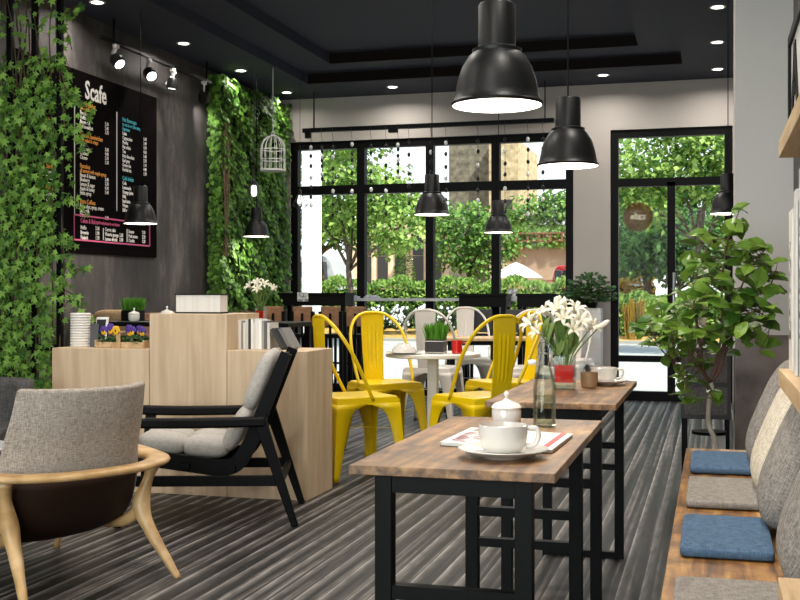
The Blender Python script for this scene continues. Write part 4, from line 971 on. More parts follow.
# small wood table behind
c = fl(497, 10.4)
t = thing('cafe_table', 'small light wood table with black legs among the white chairs', 'table', c, R(15.6))
bm = B(); bb(bm, -.52, .5, -.3, .3, .70, .725); obj('tabletop', bm, m_shelf, t, bevel=.002)
bm = B(); bb(bm, -.47, .46, -.26, .26, .66, .70); obj('apron', bm, m_black, t)
for sx in (-1, 1):
    for sy in (-1, 1): bm = B(); beam(bm, (sx*.42, sy*.22, .66), (sx*.46, sy*.26, 0), .05, .05); obj('leg', bm, m_black, t)

# ============================================================ WINDOW BAR, STOOLS
def bar(label, px0, px1, y=11.55, top=1.14, white=False):
    a, b_ = aty(px0, 300, y), aty(px1, 300, y); w = (b_.x-a.x)/2; t = thing('bar_counter', label, 'counter', ((a.x+b_.x)/2, y+.15, 0))
    bm = B(); bb(bm, -w, w, -.17, .17, top-.025, top); obj('worktop', bm, m_blackwood, t, bevel=.002)
    bm = B(); bb(bm, -w+.01, w-.01, -.15, .15, top-.14, top-.025); obj('apron', bm, m_black, t)
    for sx in (-1, 1):
        for sy in (-1, 1): bm = B(); bb(bm, sx*(w-.04)-.025, sx*(w-.04)+.025, sy*.12-.025, sy*.12+.025, 0, top-.14); obj('leg', bm, m_black, t)
    return t
bar('black window counter on the left, near the green wall', 278, 346); bar('black window counter in the middle behind the white chairs', 458, 507, 11.55, 1.13); bar('black window counter on the right beside the white plinth', 516, 557, 11.55, 1.13)
m_sill = mat('pale_grey_sill', '#b9bcc0', .3)
a, b_ = aty(345, 300, 11.85), aty(572, 300, 11.85)
bm = B(); bb(bm, a.x, b_.x, 11.86, 12.02, 1.05, 1.08); o = st('trim_4', bm, m_sill)
for px, y, top, lab in ((302.5, 11.38, 1.14, 'left window counter'), (510.5, 11.75, 1.08, 'sill between the black counters')):
    if y < 11.5:
        par = [o_ for o_ in SC.objects if o_.name == 'bar_counter'][0]; q = aty(302.5, 296, 11.52)
        bm = B(); box(bm, (q.x-par.location.x, 11.53-par.location.y, 1.095), (.125, .012, .10)); o_ = obj('printed_card', bm, mat('menu_card_print', '#cfcfcf', .5, col2='#7d7f84', scale=28, ramp=(.42, .55)), par); o_['label'] = 'white printed card'
        continue
    q = aty(px, 300, y+.05)
    t = thing('menu_card', 'small white menu card in a stand on the %s' % lab, 'menu card', (q.x, y+.05 if y > 11.5 else 11.5, top))
    t.location.y = 11.6 if y < 11.5 else 11.93
    bm = B(); beam(bm, (0, 0, .0), (0, .01, .10 if y > 11.5 else .04), .11, .006); obj('card', bm, mat('menu_card_print', '#cfcfcf', .5, col2='#7d7f84', scale=28, ramp=(.42, .55)), t)
for px, lab in ((372, 'left'), (352, 'right')):
    q = aty(px, 300, 11.93); bm = B(); bb(bm, -.08, .08, -.05, .05, 0, .02); bb(bm, -.06, .05, -.04, .04, .02, .035); o = obj('magazine_stack', bm, mat('magazine_stack_print', '#c8ccd4', .4, col2='#8d93a0', scale=30)); o.location = (q.x, 11.93, 1.08)
    tag(o, 'small stack of leaflets on the window sill, %s one' % ('farther right' if lab == 'left' else 'nearer the black counter'), 'leaflets')
def stool(label, px, y, rz=0):
    q = aty(px, 300, y); t = thing('bar_stool', label, 'bar stool', (q.x, y, 0), rz, 'black bar stools with brown backs')
    bm = B(); bb(bm, -.105, .105, -.02, .0, .80, 1.0); obj('backrest', bm, m_brownseat, t, bevel=.006)
    for sx in (-1, 1):
        bm = B(); beam(bm, (sx*.11, .0, 0), (sx*.11, -.01, .95), .035, .035); obj('rear_leg', bm, m_black, t)
        bm = B(); beam(bm, (sx*.11, .32, 0), (sx*.11, .3, .68), .035, .035); obj('front_leg', bm, m_black, t)
    bm = B(); bb(bm, -.12, .12, -.01, .33, .68, .72); obj('seat', bm, m_black, t, bevel=.005)
    for bx_ in ((-.1, .1, -.01, .01, .2, .225), (-.1, .1, .29, .31, .3, .325), (-.1, .1, -.01, .01, .42, .44), (-.06, -.036, -.012, .008, .2, .68), (.036, .06, -.012, .008, .2, .68), (-.012, .012, -.03, -.02, .70, .93)):
        bm = B(); bb(bm, *bx_); obj('slat', bm, m_black, t)
    return t
stool('brown-backed black bar stool farthest left, behind the lilies of the high table', 274, 10.7)
s1 = 0
for px, lab in ((303, 'second brown-backed black bar stool from the left'), (331, 'brown-backed black bar stool right of the leftmost yellow chair back'), (356, 'brown-backed black bar stool behind the yellow chair facing the viewer')): stool(lab, px, 10.7+.0)
for px, lab in ((480, 'dark bar stool under the middle window counter'), (522, 'dark bar stool under the right window counter, left one'), (551, 'dark bar stool under the right window counter, right one')):
    q = aty(px, 300, 11.2); t = thing('low_back_stool', lab, 'bar stool', (q.x, 11.12, 0), 0, 'low black stools at the window')
    bm = B(); bb(bm, -.14, .14, 0, .28, .68, .72); obj('seat', bm, m_blackwood, t, bevel=.005)
    bm = B(); bb(bm, -.14, .14, -.01, .01, .74, .97); obj('backrest', bm, mat('charcoal_back', '#2a2a2e', .5), t, bevel=.004)
    for sx in (-1, 1):
        for y_ in (.0, .27): bm = B(); beam(bm, (sx*.13, y_, 0), (sx*.12, y_, .74), .03); obj('leg', bm, m_black, t)

# white plinth with plant beside the door
q = aty(588, 307, 11.6); 
t = thing('plinth', 'white ribbed square plinth between window and door', 'plinth', (q.x, 11.68, 0))
bm = B(); bb(bm, -.13, .13, -.13, .13, 0, .98); obj('body', bm, mat('white_brick_paint', '#d6d4d2', .6), t, bevel=.003)
bm = B()
for k in range(15): bb(bm, -.134, .134, -.134, .134, .05+k*.062, .05+k*.062+.054)
for v in bm.verts: pass
obj('rib_course', bm, MATS['white_brick_paint'], t, bevel=.002)
t = thing('potted_plant', 'bushy dark green plant on the white plinth', 'potted plant', (q.x+.0, 11.68, .981))
bm = B(); lathe(bm, [(.07, 0), (.09, .02), (.1, .09), (.09, .09), (.001, .08)], 24); obj('pot', bm, m_black, t, smooth=True)
it = []
for k in range(520):
    d = rsph(); d.z = abs(d.z); d.normalize(); rr = rnd.uniform(.1, .26) if d.z < .6 else rnd.uniform(.08, .24)
    p = V((d.x*rr*1.05, d.y*rr*.7, .06+d.z*rr*1.25)); it.append((p, V((d.x, d.y, rnd.uniform(-.3, .7))), V((0, -.5, 1)), rnd.uniform(.035, .07)))
obj('foliage', leaves(it, oval_shape(.4)), leafmat('dark_plant_leaf', '#153010', '#36621f', .2), t)
bm = B()
for k in range(14): a = k*pi/7; tube(bm, spline([(0, 0, .05), (.08*cos(a), .06*sin(a), .16), (.2*cos(a), .12*sin(a), .22)], 4), .003, 4)
obj('stems', bm, m_stem, t)

# ============================================================ WOODEN SHELL LOUNGE CHAIR
def shell_chair(label, loc, rz):
    t = thing('lounge_chair', label, 'armchair', loc, rz)
    # profile of the shell from seat front to the top of the back, local: faces +Y
    prof = spline([(0, .40, .33), (0, .28, .285), (0, .10, .225), (0, -.07, .205), (0, -.19, .265), (0, -.275, .40), (0, -.33, .57), (0, -.37, .68), (0, -.395, .775)], 6); n = len(prof)-1
    hws = [.22, .25, .28, .295, .30, .295, .285, .272, .262]
    def fn(u, v_):
        i = min(int(v_*n), n-1); f = v_*n-i; p = prof[i].lerp(prof[i+1], f); k = v_*8; a = min(int(k), 7); w = hws[a]+(hws[a+1]-hws[a])*(k-a)
        s = (u-.5)*2; up = abs(s)**2.6
        back = min(1, max(0, (v_-.35)/.35))
        lift = .05*(1-back)*up; fwd = .13*back*up
        return V((s*w*(1-.04*up), p.y+fwd, p.z+lift))
    bm = B(); grid(bm, fn, 28, 60); o = obj('upholstered_shell', bm, m_shell, t, smooth='all', solid=.035)
    md = o.modifiers['solid']; md.offset = 1
    bv = o.modifiers.new('bev', 'BEVEL'); bv.width = .01; bv.segments = 3; bv.limit_method = 'ANGLE'; bv.angle_limit = R(50)
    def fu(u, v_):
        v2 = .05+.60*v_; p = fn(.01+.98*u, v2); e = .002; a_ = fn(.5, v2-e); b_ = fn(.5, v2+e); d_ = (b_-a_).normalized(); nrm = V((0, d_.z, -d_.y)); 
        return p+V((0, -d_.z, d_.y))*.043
    bm = B(); grid(bm, fu, 28, 30); o = obj('shade_toned_shell', bm, mat('under_seat_shade_brown', '#2b1a10', .6, spec=.2), t, smooth='all', solid=.008); o['label'] = 'dark brown shell for under-seat shade'  # added shell; its dark brown paints the shade below the arm ring
    # arm and back ring
    pts = [(-.37, .20, .490), (-.388, .02, .473), (-.378, -.16, .462), (-.322, -.315, .458), (-.17, -.41, .456), (0, -.43, .456)]
    pts = pts+[(-a, b__, c__) for a, b__, c__ in pts[-2::-1]]; sp = spline(pts, 8)
    bm = B(); rows = []
    for i, p in enumerate(sp):
        d = (sp[min(i+1, len(sp)-1)]-sp[max(i-1, 0)]).normalized(); side = V((d.y, -d.x, 0)).normalized(); s = i/(len(sp)-1)
        w = .037+.034*max(0, abs(2*s-1)*1.15-.1)**1.2; h = .0155
        if i in (0, len(sp)-1): w *= .4
        ring = []
        for k in range(12):
            a = 2*pi*k/12; ca, sa = cos(a), sin(a); ring.append(bm.verts.new(p+side*w*math.copysign(abs(ca)**.7, ca)+V((0, 0, 1))*h*math.copysign(abs(sa)**.7, sa)))
        rows.append(ring)
    for a, b__ in zip(rows, rows[1:]):
        for k in range(12): bm.faces.new((a[k], a[(k+1) % 12], b__[(k+1) % 12], b__[k]))
    bm.faces.new(rows[0]); bm.faces.new(rows[-1]); obj('arm_ring', bm, m_oak2, t, smooth='all')
    RR = (.030, .021, .036, .026, .019, .013)
    def PR(u): i = min(4, int(u)); f_ = u-i; f_ = f_*f_*(3-2*f_); return RR[i]*(1-f_)+RR[i+1]*f_
    for sx in (-1, 1):
        bm = B(); sp = spline([(sx*.325, -.285, .45), (sx*.31, -.265, .38), (sx*.287, -.25, .27), (sx*.292, -.30, .18), (sx*.312, -.375, .08), (sx*.33, -.435, .0)], 8)
        N = len(sp); tube(bm, sp, [PR(i/(N-1)*5) for i in range(N)], 12)
        obj('rear_leg', bm, m_oak2, t, smooth='all')
        bm = B(); sp = spline([(sx*.287, -.255, .265), (sx*.262, -.16, .20), (sx*.25, .05, .185), (sx*.27, .27, .26)], 5); tube(bm, sp, [.026-.010*i/(len(sp)-1) for i in range(len(sp))], 10); obj('side_rail', bm, m_oak2, t, smooth='all')
        bm = B(); sp = spline([(sx*.385, .18, .485), (sx*.34, .21, .39), (sx*.285, .26, .28), (sx*.29, .34, .12), (sx*.30, .40, 0)], 5); N = len(sp); tube(bm, sp, [.018 if i < N*.7 else .014 for i in range(N)], 10); obj('front_leg', bm, m_oak2, t, smooth='all')
    bm = B(); beam(bm, (-.26, .2, .21), (.26, .2, .21), .03, .025); obj('cross_rail', bm, m_oak2, t)
    return t
f = V((-.90, .44, 0)).normalized(); o3 = V((-2.185, 3.722, 0))+f*.42
shell_chair('taupe upholstered lounge chair with a curved pale wood frame, seen from behind', o3, atan2(-f.x, f.y))

# dark grey tub chair at the left edge
t = thing('tub_chair', 'dark grey upholstered armchair at the left edge, cut by the frame', 'armchair', (-3.87, 5.16, 0), R(200))
bm = B()
def tub(u, v_):
    a = pi*(1.15*u-.075); z = .20+.455*v_; r = .30+.03*v_; return V((r*cos(a), -r*sin(a)*.85, z))
grid(bm, tub, 26, 8); obj('backrest', bm, m_darkgrey, t, smooth=True, solid=.06)
bm = B(); superbox(bm, (0, .02, .34), (.25, .26, .08), .3, 9); obj('seat', bm, m_darkgrey, t, smooth='all')
for sx in (-1, 1):
    for sy in (-1, 1): bm = B(); beam(bm, (sx*.18, sy*.18, .27), (sx*.2, sy*.2, 0), .03, .03, .02, .02); obj('leg', bm, m_black, t)
# white coffee table with magazine
cc = V((-3.55, 4.47, 0))
t = thing('coffee_table', 'white round coffee table at the left edge beside the taupe chair', 'table', cc)
bm = B(); lathe(bm, [(.33, .375), (.355, .385), (.36, .395), (.357, .4), (.001, .4)], 56); obj('tabletop', bm, mat('gloss_white', '#e6e6e6', .15, coat=.5), t, smooth=True)
bm = B(); lathe(bm, [(.28, .35), (.3, .375), (.001, .375)], 40); obj('underframe', bm, m_black, t)
for k in range(3): a = k*2*pi/3+.5; bm = B(); tube(bm, [(.2*cos(a), .2*sin(a), .36), (.27*cos(a), .27*sin(a), 0)], .012, 10); obj('leg', bm, m_black, t)
t = thing('magazine', 'white and red magazine lying on the coffee table at the left edge', 'magazine', cc+V((.17, -.05, .4)), R(20))
bm = B(); bb(bm, -.09, .09, -.12, .12, 0, .006); obj('pages', bm, MATS['paper_edge2'], t)
bm = B(); bb(bm, -.09, .09, .04, .12, .006, .007); obj('red_band', bm, MATS['red_ink'], t)
bm = B(); bb(bm, -.06, .06, -.1, .02, .006, .007); obj('printed_photo', bm, ph, t)

# ============================================================ BLACK ARMCHAIR
def black_armchair(label, loc, rz):
    t = thing('armchair', label, 'armchair', loc, rz); W2 = .295
    for sx in (-1, 1):
        x = sx*W2
        bm = B(); beam(bm, (x, -.255, .53), (x, -.43, 0), .036, .062, .028, .034, up=V((0, 1, 0))); obj('rear_leg', bm, m_blackwood, t, bevel=.004)
        bm = B(); beam(bm, (x, .37, .50), (x, .42, 0), .036, .055, .028, .034, up=V((0, 1, 0))); obj('front_leg', bm, m_blackwood, t, bevel=.004)
        bm = B(); sp = spline([(x, -.283, .507), (x, -.1, .503), (x, .2, .50), (x, .42, .505)], 4)
        rows = [[bm.verts.new(p+V((u*.029, 0, w*.024))) for u, w in ((-1, -.6), (-.7, -1), (.7, -1), (1, -.6), (1, .6), (.7, 1), (-.7, 1), (-1, .6))] for p in sp]
        for r0, r1 in zip(rows, rows[1:]):
            for k in range(8): bm.faces.new((r0[k], r0[(k+1) % 8], r1[(k+1) % 8], r1[k]))
        bm.faces.new(rows[0]); bm.faces.new(rows[-1]); obj('armrest', bm, m_blackwood, t, smooth=True)
        bm = B(); beam(bm, (x, -.365, .222), (x, .40, .222), .026, .05); obj('stretcher', bm, m_blackwood, t, bevel=.003)
        bm = B(); xx = sx*(W2-.045); sp = spline([(xx, .40, .345), (xx, .1, .30), (xx, -.06, .28), (xx, -.145, .30), (xx, -.21, .40), (xx, -.29, .60), (xx, -.385, .835)], 5); N = len(sp)
        rows = []
        for i, p in enumerate(sp):
            d = (sp[min(i+1, N-1)]-sp[max(i-1, 0)]).normalized(); up = V((0, -d.z, d.y)); hh = .038 if i < N*.55 else .038-.012*(i/N-.55)/.45
            rows.append([bm.verts.new(p+V((u*.015, 0, 0))+up*w*hh) for u, w in ((-1, -1), (1, -1), (1, 1), (-1, 1))])
        for r0, r1 in zip(rows, rows[1:]):
            for k in range(4): bm.faces.new((r0[k], r0[(k+1) % 4], r1[(k+1) % 4], r1[k]))
        bm.faces.new(rows[0]); bm.faces.new(rows[-1]); obj('side_frame', bm, m_blackwood, t, smooth=True)
    for (y, z, w, h) in ((.38, .335, .04, .025), (.1, .29, .04, .025), (-.12, .28, .04, .025), (-.215, .47, .02, .035), (-.295, .65, .02, .035), (-.36, .80, .02, .035), (.41, .222, .025, .035), (-.36, .222, .025, .035)):
        bm = B(); k = W2 if z < .4 else W2-.04; beam(bm, (-k, y, z), (k, y, z), w, h); obj('cross_slat', bm, m_blackwood, t)
    segs = [((.34, .385), (.12, .36)), ((.12, .36), (-.09, .35)), ((-.085, .36), (-.195, .56)), ((-.19, .555), (-.305, .83))]
    for i, (a, b__) in enumerate(segs):
        A3, B3 = V((0, a[0], a[1])), V((0, b__[0], b__[1]))
        mid = (A3+B3)/2; d = (B3-A3); L = d.length/2+.016; ang = atan2(d.z, d.y)
        for sx in (-1, 1):
            bm = B(); superbox(bm, mid+V((sx*.115, 0, .012 if i < 2 else 0)), (.120, L-.006, .055 if i < 2 else .045), .5, 9, rot=M.Rotation(ang, 3, 'X'), q=.75); obj('seat_cushion' if i < 2 else 'back_cushion', bm, m_quilt, t, smooth='all')
    return t
f = V((-.955, -.30, 0)).normalized(); rear = (V((-1.93, 5.05, 0))+V((-2.12, 5.63, 0)))/2
ba = black_armchair('black wooden armchair with light grey tufted cushions in front of the oak cabinets', rear+f*.43, atan2(-f.x, f.y))

# ============================================================ OUTSIDE
m_pave = mat('pale_pavement', '#a5a29c', .9, var=.12, scale=1.5); m_mulch = mat('straw_mulch', '#c99e58', .95, col2='#8a6a35', scale=6, detail=6)
bm = B()
prof = [(YF+.1, -.02), (16, 0), (21, .20)]
g = [[bm.verts.new((x, y, z)) for x in (-30, 12)] for y, z in prof]
for a, b_ in zip(g, g[1:]): bm.faces.new((a[0], a[1], b_[1], b_[0]))
o = st('pavement', bm, m_pave, solid=.04)
bm = B()
g = [[bm.verts.new((x, y, z)) for x in (-30, 12)] for y, z in ((21.1, .2), (21.15, .26), (23.5, .52), (30, .55), (60, .6))]
for a, b_ in zip(g, g[1:]): bm.faces.new((a[0], a[1], b_[1], b_[0]))
o = st('planting_bed', bm, m_mulch)
bm = B(); bb(bm, -30, 12, 20.95, 21.12, .1, .27); st('kerb', bm, mat('kerb_stone', '#9b9890', .9))
# outside column
a, b_ = aty(302, 200, 14.2), aty(316.5, 200, 14.2)
bm = B(); bb(bm, a.x, b_.x, 14.2, 14.4, -.05, 4.6); st('column', bm, mat('white_render', '#f2f2f2', .7))
m_tl = [leafmat('tree_leaf_bright', '#35661a', '#b0cb66', .4), leafmat('tree_leaf_mid', '#234f15', '#86ad4a', .35), leafmat('tree_leaf_deep', '#183c10', '#5c8c34', .3)]
m_trunk = mat('tree_bark', '#5a4a3a', .9, var=.4, scale=8, bump=.4)
def tree(label, x, y, gz, H0, blobs, n=3000, leaf=.16, mi=0, tr=.12, name='tree', seed=1):
    t = thing(name, label, 'tree', (x, y, gz)); rr = random.Random(seed); it = []
    for (bx, by_, bz, r, rz_) in blobs:
        m_ = int(n*r*r/sum(q[3]**2 for q in blobs))
        for k in range(m_):
            while 1:
                v = V((rr.uniform(-1, 1), rr.uniform(-1, 1), rr.uniform(-1, 1)))
                if .3 < v.length < 1: break
            fuzz = 1+.16*sin(v.x*9+bx*3)*sin(v.z*8+bz)
            p = V((bx+v.x*r*fuzz, by_+v.y*r*fuzz, bz+v.z*rz_*fuzz))
            it.append((p, V((v.x*.6+rr.uniform(-.6, .6), v.y*.6+rr.uniform(-.6, .6), rr.uniform(-1, .4))), V((v.x+rr.uniform(-.5, .5), v.y+rr.uniform(-.5, .5), .9)), leaf*rr.uniform(.6, 1.2)))
    obj('foliage', leaves(it, quad_shape(.38)), m_tl[mi], t)
    bm = B(); tube(bm, spline([(0, 0, -.05), (.04, 0, H0*.4), (-.03, 0, H0*.75), (0, 0, H0)], 5), [tr*(1-.03*i) for i in range(16)], 9)
    for bx, by_, bz, r, rz_ in blobs[:5]: tube(bm, spline([(0, 0, H0*.75), (bx*.5, by_*.5, (H0*.75+bz)/2), (bx, by_, bz)], 4), [tr*.5*(1-.07*i) for i in range(9)], 6)
    obj('trunk', bm, m_trunk, t, smooth='all'); return t
def X(px, y): return aty(px, 300, y).x
def Z(px, py, y): return aty(px, py, y).z
# street tree seen through the left window bays
y = 19.5; x0 = X(350, y); k = y/FPX*1.05
def blob(px, py, r, y, x0, gz, dy=0, fl=.75): return (X(px, y)-x0, dy, Z(px, py, y)-gz, r, r*fl)
gz = .15
tree('street tree with bright green leaves seen through the two left window bays', x0, y, gz, 1.9,
     [blob(335, 175, .75, y, x0, gz), blob(380, 190, .7, y, x0, gz), blob(350, 215, .55, y, x0, gz, .2), blob(405, 225, .62, y, x0, gz, -.2), blob(325, 225, .45, y, x0, gz), blob(360, 120, .9, y, x0, gz), blob(420, 200, .4, y, x0, gz, .3), blob(385, 240, .4, y, x0, gz, .3)], 5200, .12, 0, .07, seed=3)
y = 27; x0 = X(320, y); tree('mid green tree behind the street tree, at the left of the window', x0, y, .5, 2.2, [blob(315, 215, 1.0, y, x0, .5), blob(350, 225, .9, y, x0, .5), blob(330, 160, 1.1, y, x0, .5), blob(385, 200, .7, y, x0, .5)], 3400, .17, 2, .12, seed=4)
y = 24.5; x0 = X(470, y); tree('leafy green tree standing before the stone tower', x0, y, .5, 1.6, [blob(468, 225, .75, y, x0, .5), blob(490, 235, .6, y, x0, .5), blob(452, 250, .6, y, x0, .5), blob(480, 262, .55, y, x0, .5), blob(505, 250, .35, y, x0, .5), blob(440, 222, .5, y, x0, .5)], 3000, .12, 1, .09, seed=5)
y = 26; x0 = X(404, y); 
it = []
t = thing('conifer', 'small clipped cone-shaped shrub behind the hedge', 'shrub', (x0, y, .5))
for k in range(900): h = rnd.random(); a = rnd.uniform(0, 2*pi); rr = .3*(1-h)**.7*rnd.uniform(.8, 1); it.append((V((rr*cos(a), rr*sin(a), .7+h*1.3)), V((cos(a), sin(a), .3)), V((0, 0, 1)), .09))
obj('foliage', leaves(it, quad_shape(.4)), m_tl[1], t); bm = B(); tube(bm, [(0, 0, 0), (0, 0, 1)], .04, 8); obj('trunk', bm, m_trunk, t)
y = 38; x0 = X(545, y); tree('distant soft green trees beyond the terrace wall', x0, y, .6, 1.9, [blob(530, 215, 1.0, y, x0, .6), blob(552, 212, 1.0, y, x0, .6), blob(572, 210, 1.1, y, x0, .6), blob(515, 225, .7, y, x0, .6), blob(600, 205, 1.3, y, x0, .6)], 2800, .2, 1, .12, seed=6)
# trees beyond the door
y = 18.5; x0 = X(700, y); tree('dense bright tree filling the glass above the door', x0, y, .1, 2.4, [blob(640, 160, .62, y, x0, .1), blob(680, 175, .6, y, x0, .1), blob(710, 150, .7, y, x0, .1), blob(650, 205, .5, y, x0, .1), blob(735, 190, .6, y, x0, .1), blob(625, 190, .35, y, x0, .1), blob(690, 120, .7, y, x0, .1), blob(750, 150, .7, y, x0, .1)], 5200, .12, 0, .07, seed=8)
y = 23.5; x0 = X(646, y); tree('deep green tree standing behind the cafe door sign', x0, y, .5, 1.7, [blob(640, 225, .8, y, x0, .5), blob(665, 245, .7, y, x0, .5), blob(625, 255, .6, y, x0, .5), blob(690, 235, .8, y, x0, .5), blob(715, 255, .8, y, x0, .5), blob(740, 240, .8, y, x0, .5), blob(650, 262, .5, y, x0, .5)], 5600, .13, 2, .1, seed=9)
y = 31; x0 = X(700, y); tree('farther green tree at the right of the door', x0, y, .5, 2.2, [blob(620, 200, 1.2, y, x0, .5), blob(660, 190, 1.3, y, x0, .5), blob(700, 210, 1.3, y, x0, .5), blob(740, 190, 1.4, y, x0, .5), blob(700, 255, 1.0, y, x0, .5), blob(620, 250, .8, y, x0, .5), blob(740, 250, 1.0, y, x0, .5)], 5600, .18, 2, .15, seed=10)
y = 26; x0 = X(680, y); tree('low deep green thicket beyond the door hedge', x0, y, .5, 1.0, [blob(px_, py_, .75, y, x0, .5) for px_, py_ in ((625, 262), (650, 255), (675, 262), (700, 255), (725, 262), (750, 258), (640, 235), (690, 232), (735, 235))], 5200, .13, 2, .08, seed=12)
# hedges
def hedge(label, px0, px1, y, z0, z1, dp, n, mi, leaf=.085, name='hedge', mm=None):
    xa, xb = X(px0, y), X(px1, y); t = thing(name, label, 'hedge', ((xa+xb)/2, y, z0)); w = (xb-xa)/2; it = []
    for k in range(n):
        x = rnd.uniform(-w, w); f_ = rnd.random(); hh = (z1-z0)*(1+.08*sin(x*5)+.05*sin(x*13))
        if f_ < .55: p = V((x, -dp/2+rnd.uniform(-.04, .06), rnd.uniform(0, hh))); d = V((rnd.uniform(-.6, .6), -.5, rnd.uniform(-.3, 1)))
        else: p = V((x, rnd.uniform(-dp/2, dp/2), hh+rnd.uniform(-.05, .06))); d = V((rnd.uniform(-.6, .6), rnd.uniform(-.6, .2), 1))
        it.append((p, d, V((rnd.uniform(-.4, .4), -1, .8)), leaf*rnd.uniform(.6, 1.2)))
    obj('foliage', leaves(it, quad_shape(.4)), mm or m_tl[mi], t)
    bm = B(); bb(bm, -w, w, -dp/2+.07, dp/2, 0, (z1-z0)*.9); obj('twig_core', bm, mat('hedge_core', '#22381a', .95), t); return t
hedge('long clipped light green hedge outside the window', 298, 596, 22.9, .45, 1.32, .7, 9000, 0)
hedge('clipped green hedge outside the door', 612, 760, 22.15, .35, 1.0, .7, 3600, 0, .1)
hedge('yellow-leaved low hedge behind the green one, outside the door', 608, 655, 24.5, .4, 1.42, .5, 1300, 0, .1, mm=leafmat('yellow_leaf', '#b99a2c', '#f0d26a', .4))
# flower bed: white-flowering plants
m_flw = leafmat('white_blossom', '#dcdce0', '#ffffff', .2); m_dkl = leafmat('dark_bed_leaf', '#1c2c17', '#4b6434', .2)  # dark green foliage for the bed plants
for i, (px, y, w_, lab) in enumerate(((378, 21.9, .2, 'white-flowering low plant left in the bed outside'), (401, 21.8, .2, 'white-flowering low plant second in the bed outside'), (424, 21.9, .2, 'greyish flowering plant by the window mullion'), (448, 21.9, .2, 'low dark plant right of the window mullion, outside'), (355, 21.9, .19, 'small white-flowering plant farthest left in the bed outside'))):
    x0 = X(px, y); t = thing('flowering_plant', lab, 'plant', (x0, y, .33)); it = []; fl_ = []
    for k in range(420): v = rsph(); it.append((V((v.x*w_, v.y*.3, .26+v.z*.26)), V((v.x, v.y, 1)), V((0, -1, .6)), rnd.uniform(.05, .1)))
    for k in range(110 if i != 3 else 30): v = rsph(); v.y = -abs(v.y); fl_.append((V((v.x*w_*1.05, v.y*.34, .30+v.z*.27)), V((rnd.uniform(-1, 1), 0, 1)), V((0, -1, .4)), rnd.uniform(.045, .075)))
    obj('foliage', leaves(it, quad_shape(.35)), m_dkl, t); obj('blossoms', leaves(fl_, oval_shape(.45)), m_flw, t)
# planter with yellow stems outside the door
x0 = X(634, 21.4); t = thing('bamboo_clump', 'clump of golden stems in the bed outside the door', 'plant', (x0, 21.4, .26))
bm = B()
for k in range(26): a = rnd.uniform(-.2, .2); tube(bm, [(a*.7, rnd.uniform(-.08, .08), 0), (a*1.1+rnd.uniform(-.03, .03), rnd.uniform(-.08, .08), rnd.uniform(.55, .8))], .013, 6)
obj('stems', bm, mat('golden_stem', '#8a6a1a', .6), t)
# van and cars
def van(label, px0, px1, pyt, y, gz, colr, name='van', H_=None, nose=False):
    xa, xb = X(px0, y), X(px1, y); w = (xb-xa)/2; h = Z((px0+px1)/2, pyt, y)-gz; t = thing(name, label, 'vehicle', ((xa+xb)/2, y, gz))
    bm = B(); S = [(-w, .25), (-w, .55*h), (-w*.8, .62*h), (-w*.55, .93*h), (-w*.35, h), (w*.5, h), (w*.72, .93*h), (w*.92, .6*h), (w, .52*h), (w, .25)]
    lo = [bm.verts.new((x_, -.8, z_)) for x_, z_ in S]; hi = [bm.verts.new((x_, .8, z_)) for x_, z_ in S]
    bm.faces.new(lo); bm.faces.new(hi)
    for i in range(len(S)): j = (i+1) % len(S); bm.faces.new((lo[i], lo[j], hi[j], hi[i]))
    obj('body', bm, mat('paint_'+colr.strip('#'), colr, .25, coat=.6), t, bevel=.04)
    bm = B()
    for xa_, xb_ in ((-w*.62, -w*.08), (-.02*w, w*.62)): 
        vs = [bm.verts.new(v) for v in ((xa_, -.805, .6*h), (xb_, -.805, .6*h), (xb_*.95, -.805, .9*h), (xa_*.85, -.805, .9*h))]; bm.faces.new(vs)
    obj('side_windows', bm, mat('car_glass', '#3a4650', .1), t)
    for sx in (-1, 1):
        bm = B(); lathe(bm, [(.001, 0), (.2, 0), (.3, .02), (.3, .16), (.2, .18), (.001, .18)], 24); bmesh.ops.rotate(bm, matrix=M.Rotation(pi/2, 3, 'X'), verts=bm.verts); o = obj('wheel', bm, mat('tyre', '#151515', .8), t, smooth=True); o.location = (sx*w*.62, -.68, .3)
    return t
van('white van parked behind the hedge at the left of the window', 292, 348, 257, 29.5, .55, '#aab0b6')
van('small red car parked by the terrace wall', 552, 580, 266, 33, .55, '#b3191a', 'car')
van('pale car glimpsed through the door glass under the trees', 612, 648, 258, 28.4, .55, '#c4d2dc', 'car')
# buildings
m_stone = mat('rough_stone_shade_tone', '#7f7868', .95, col2='#4c473d', scale=5, detail=8, bump=.5); m_peach = mat('peach_stone_wall', '#f0d2b4', .9, var=.25, scale=4, detail=8)
y = 41; xa, xb, xc = X(449, y), X(492, y), X(521, y)
t = thing('stone_tower', 'rough stone tower block behind the tree outside', 'building', ((xa+xc)/2, y, .5)); mx_ = (xa+xc)/2
h = Z(480, 141, y)-.5
bm = B(); bb(bm, xa-mx_, xb-mx_, 0, 4, 0, h); obj('shade_toned_wing', bm, m_stone, t)  # darker grey paints the tower's shaded side
bm = B(); bb(bm, xb-mx_, xc-mx_, -.6, 4, 0, h*.985); obj('sun_toned_wing', bm, mat('stone_lit_tone', '#c8b490', .95, col2='#8e7c60', scale=6, detail=8), t)  # paler stone colour paints the tower's sunlit side
for z_ in (h*.3, h*.55): 
    for q in (.35, .7): bm = B(); bb(bm, xb-mx_+(xc-xb)*q-.12, xb-mx_+(xc-xb)*q+.12, -.65, -.6, z_, z_+.6); obj('window', bm, mat('dark_window', '#2b2a28', .3), t)
y = 44; xa, xb = X(352, y), X(450, y); mx_ = (xa+xb)/2
t = thing('brick_house', 'peach-coloured house with dark windows behind the left trees', 'building', (mx_, y, .5)); h = Z(400, 222, y)-.5
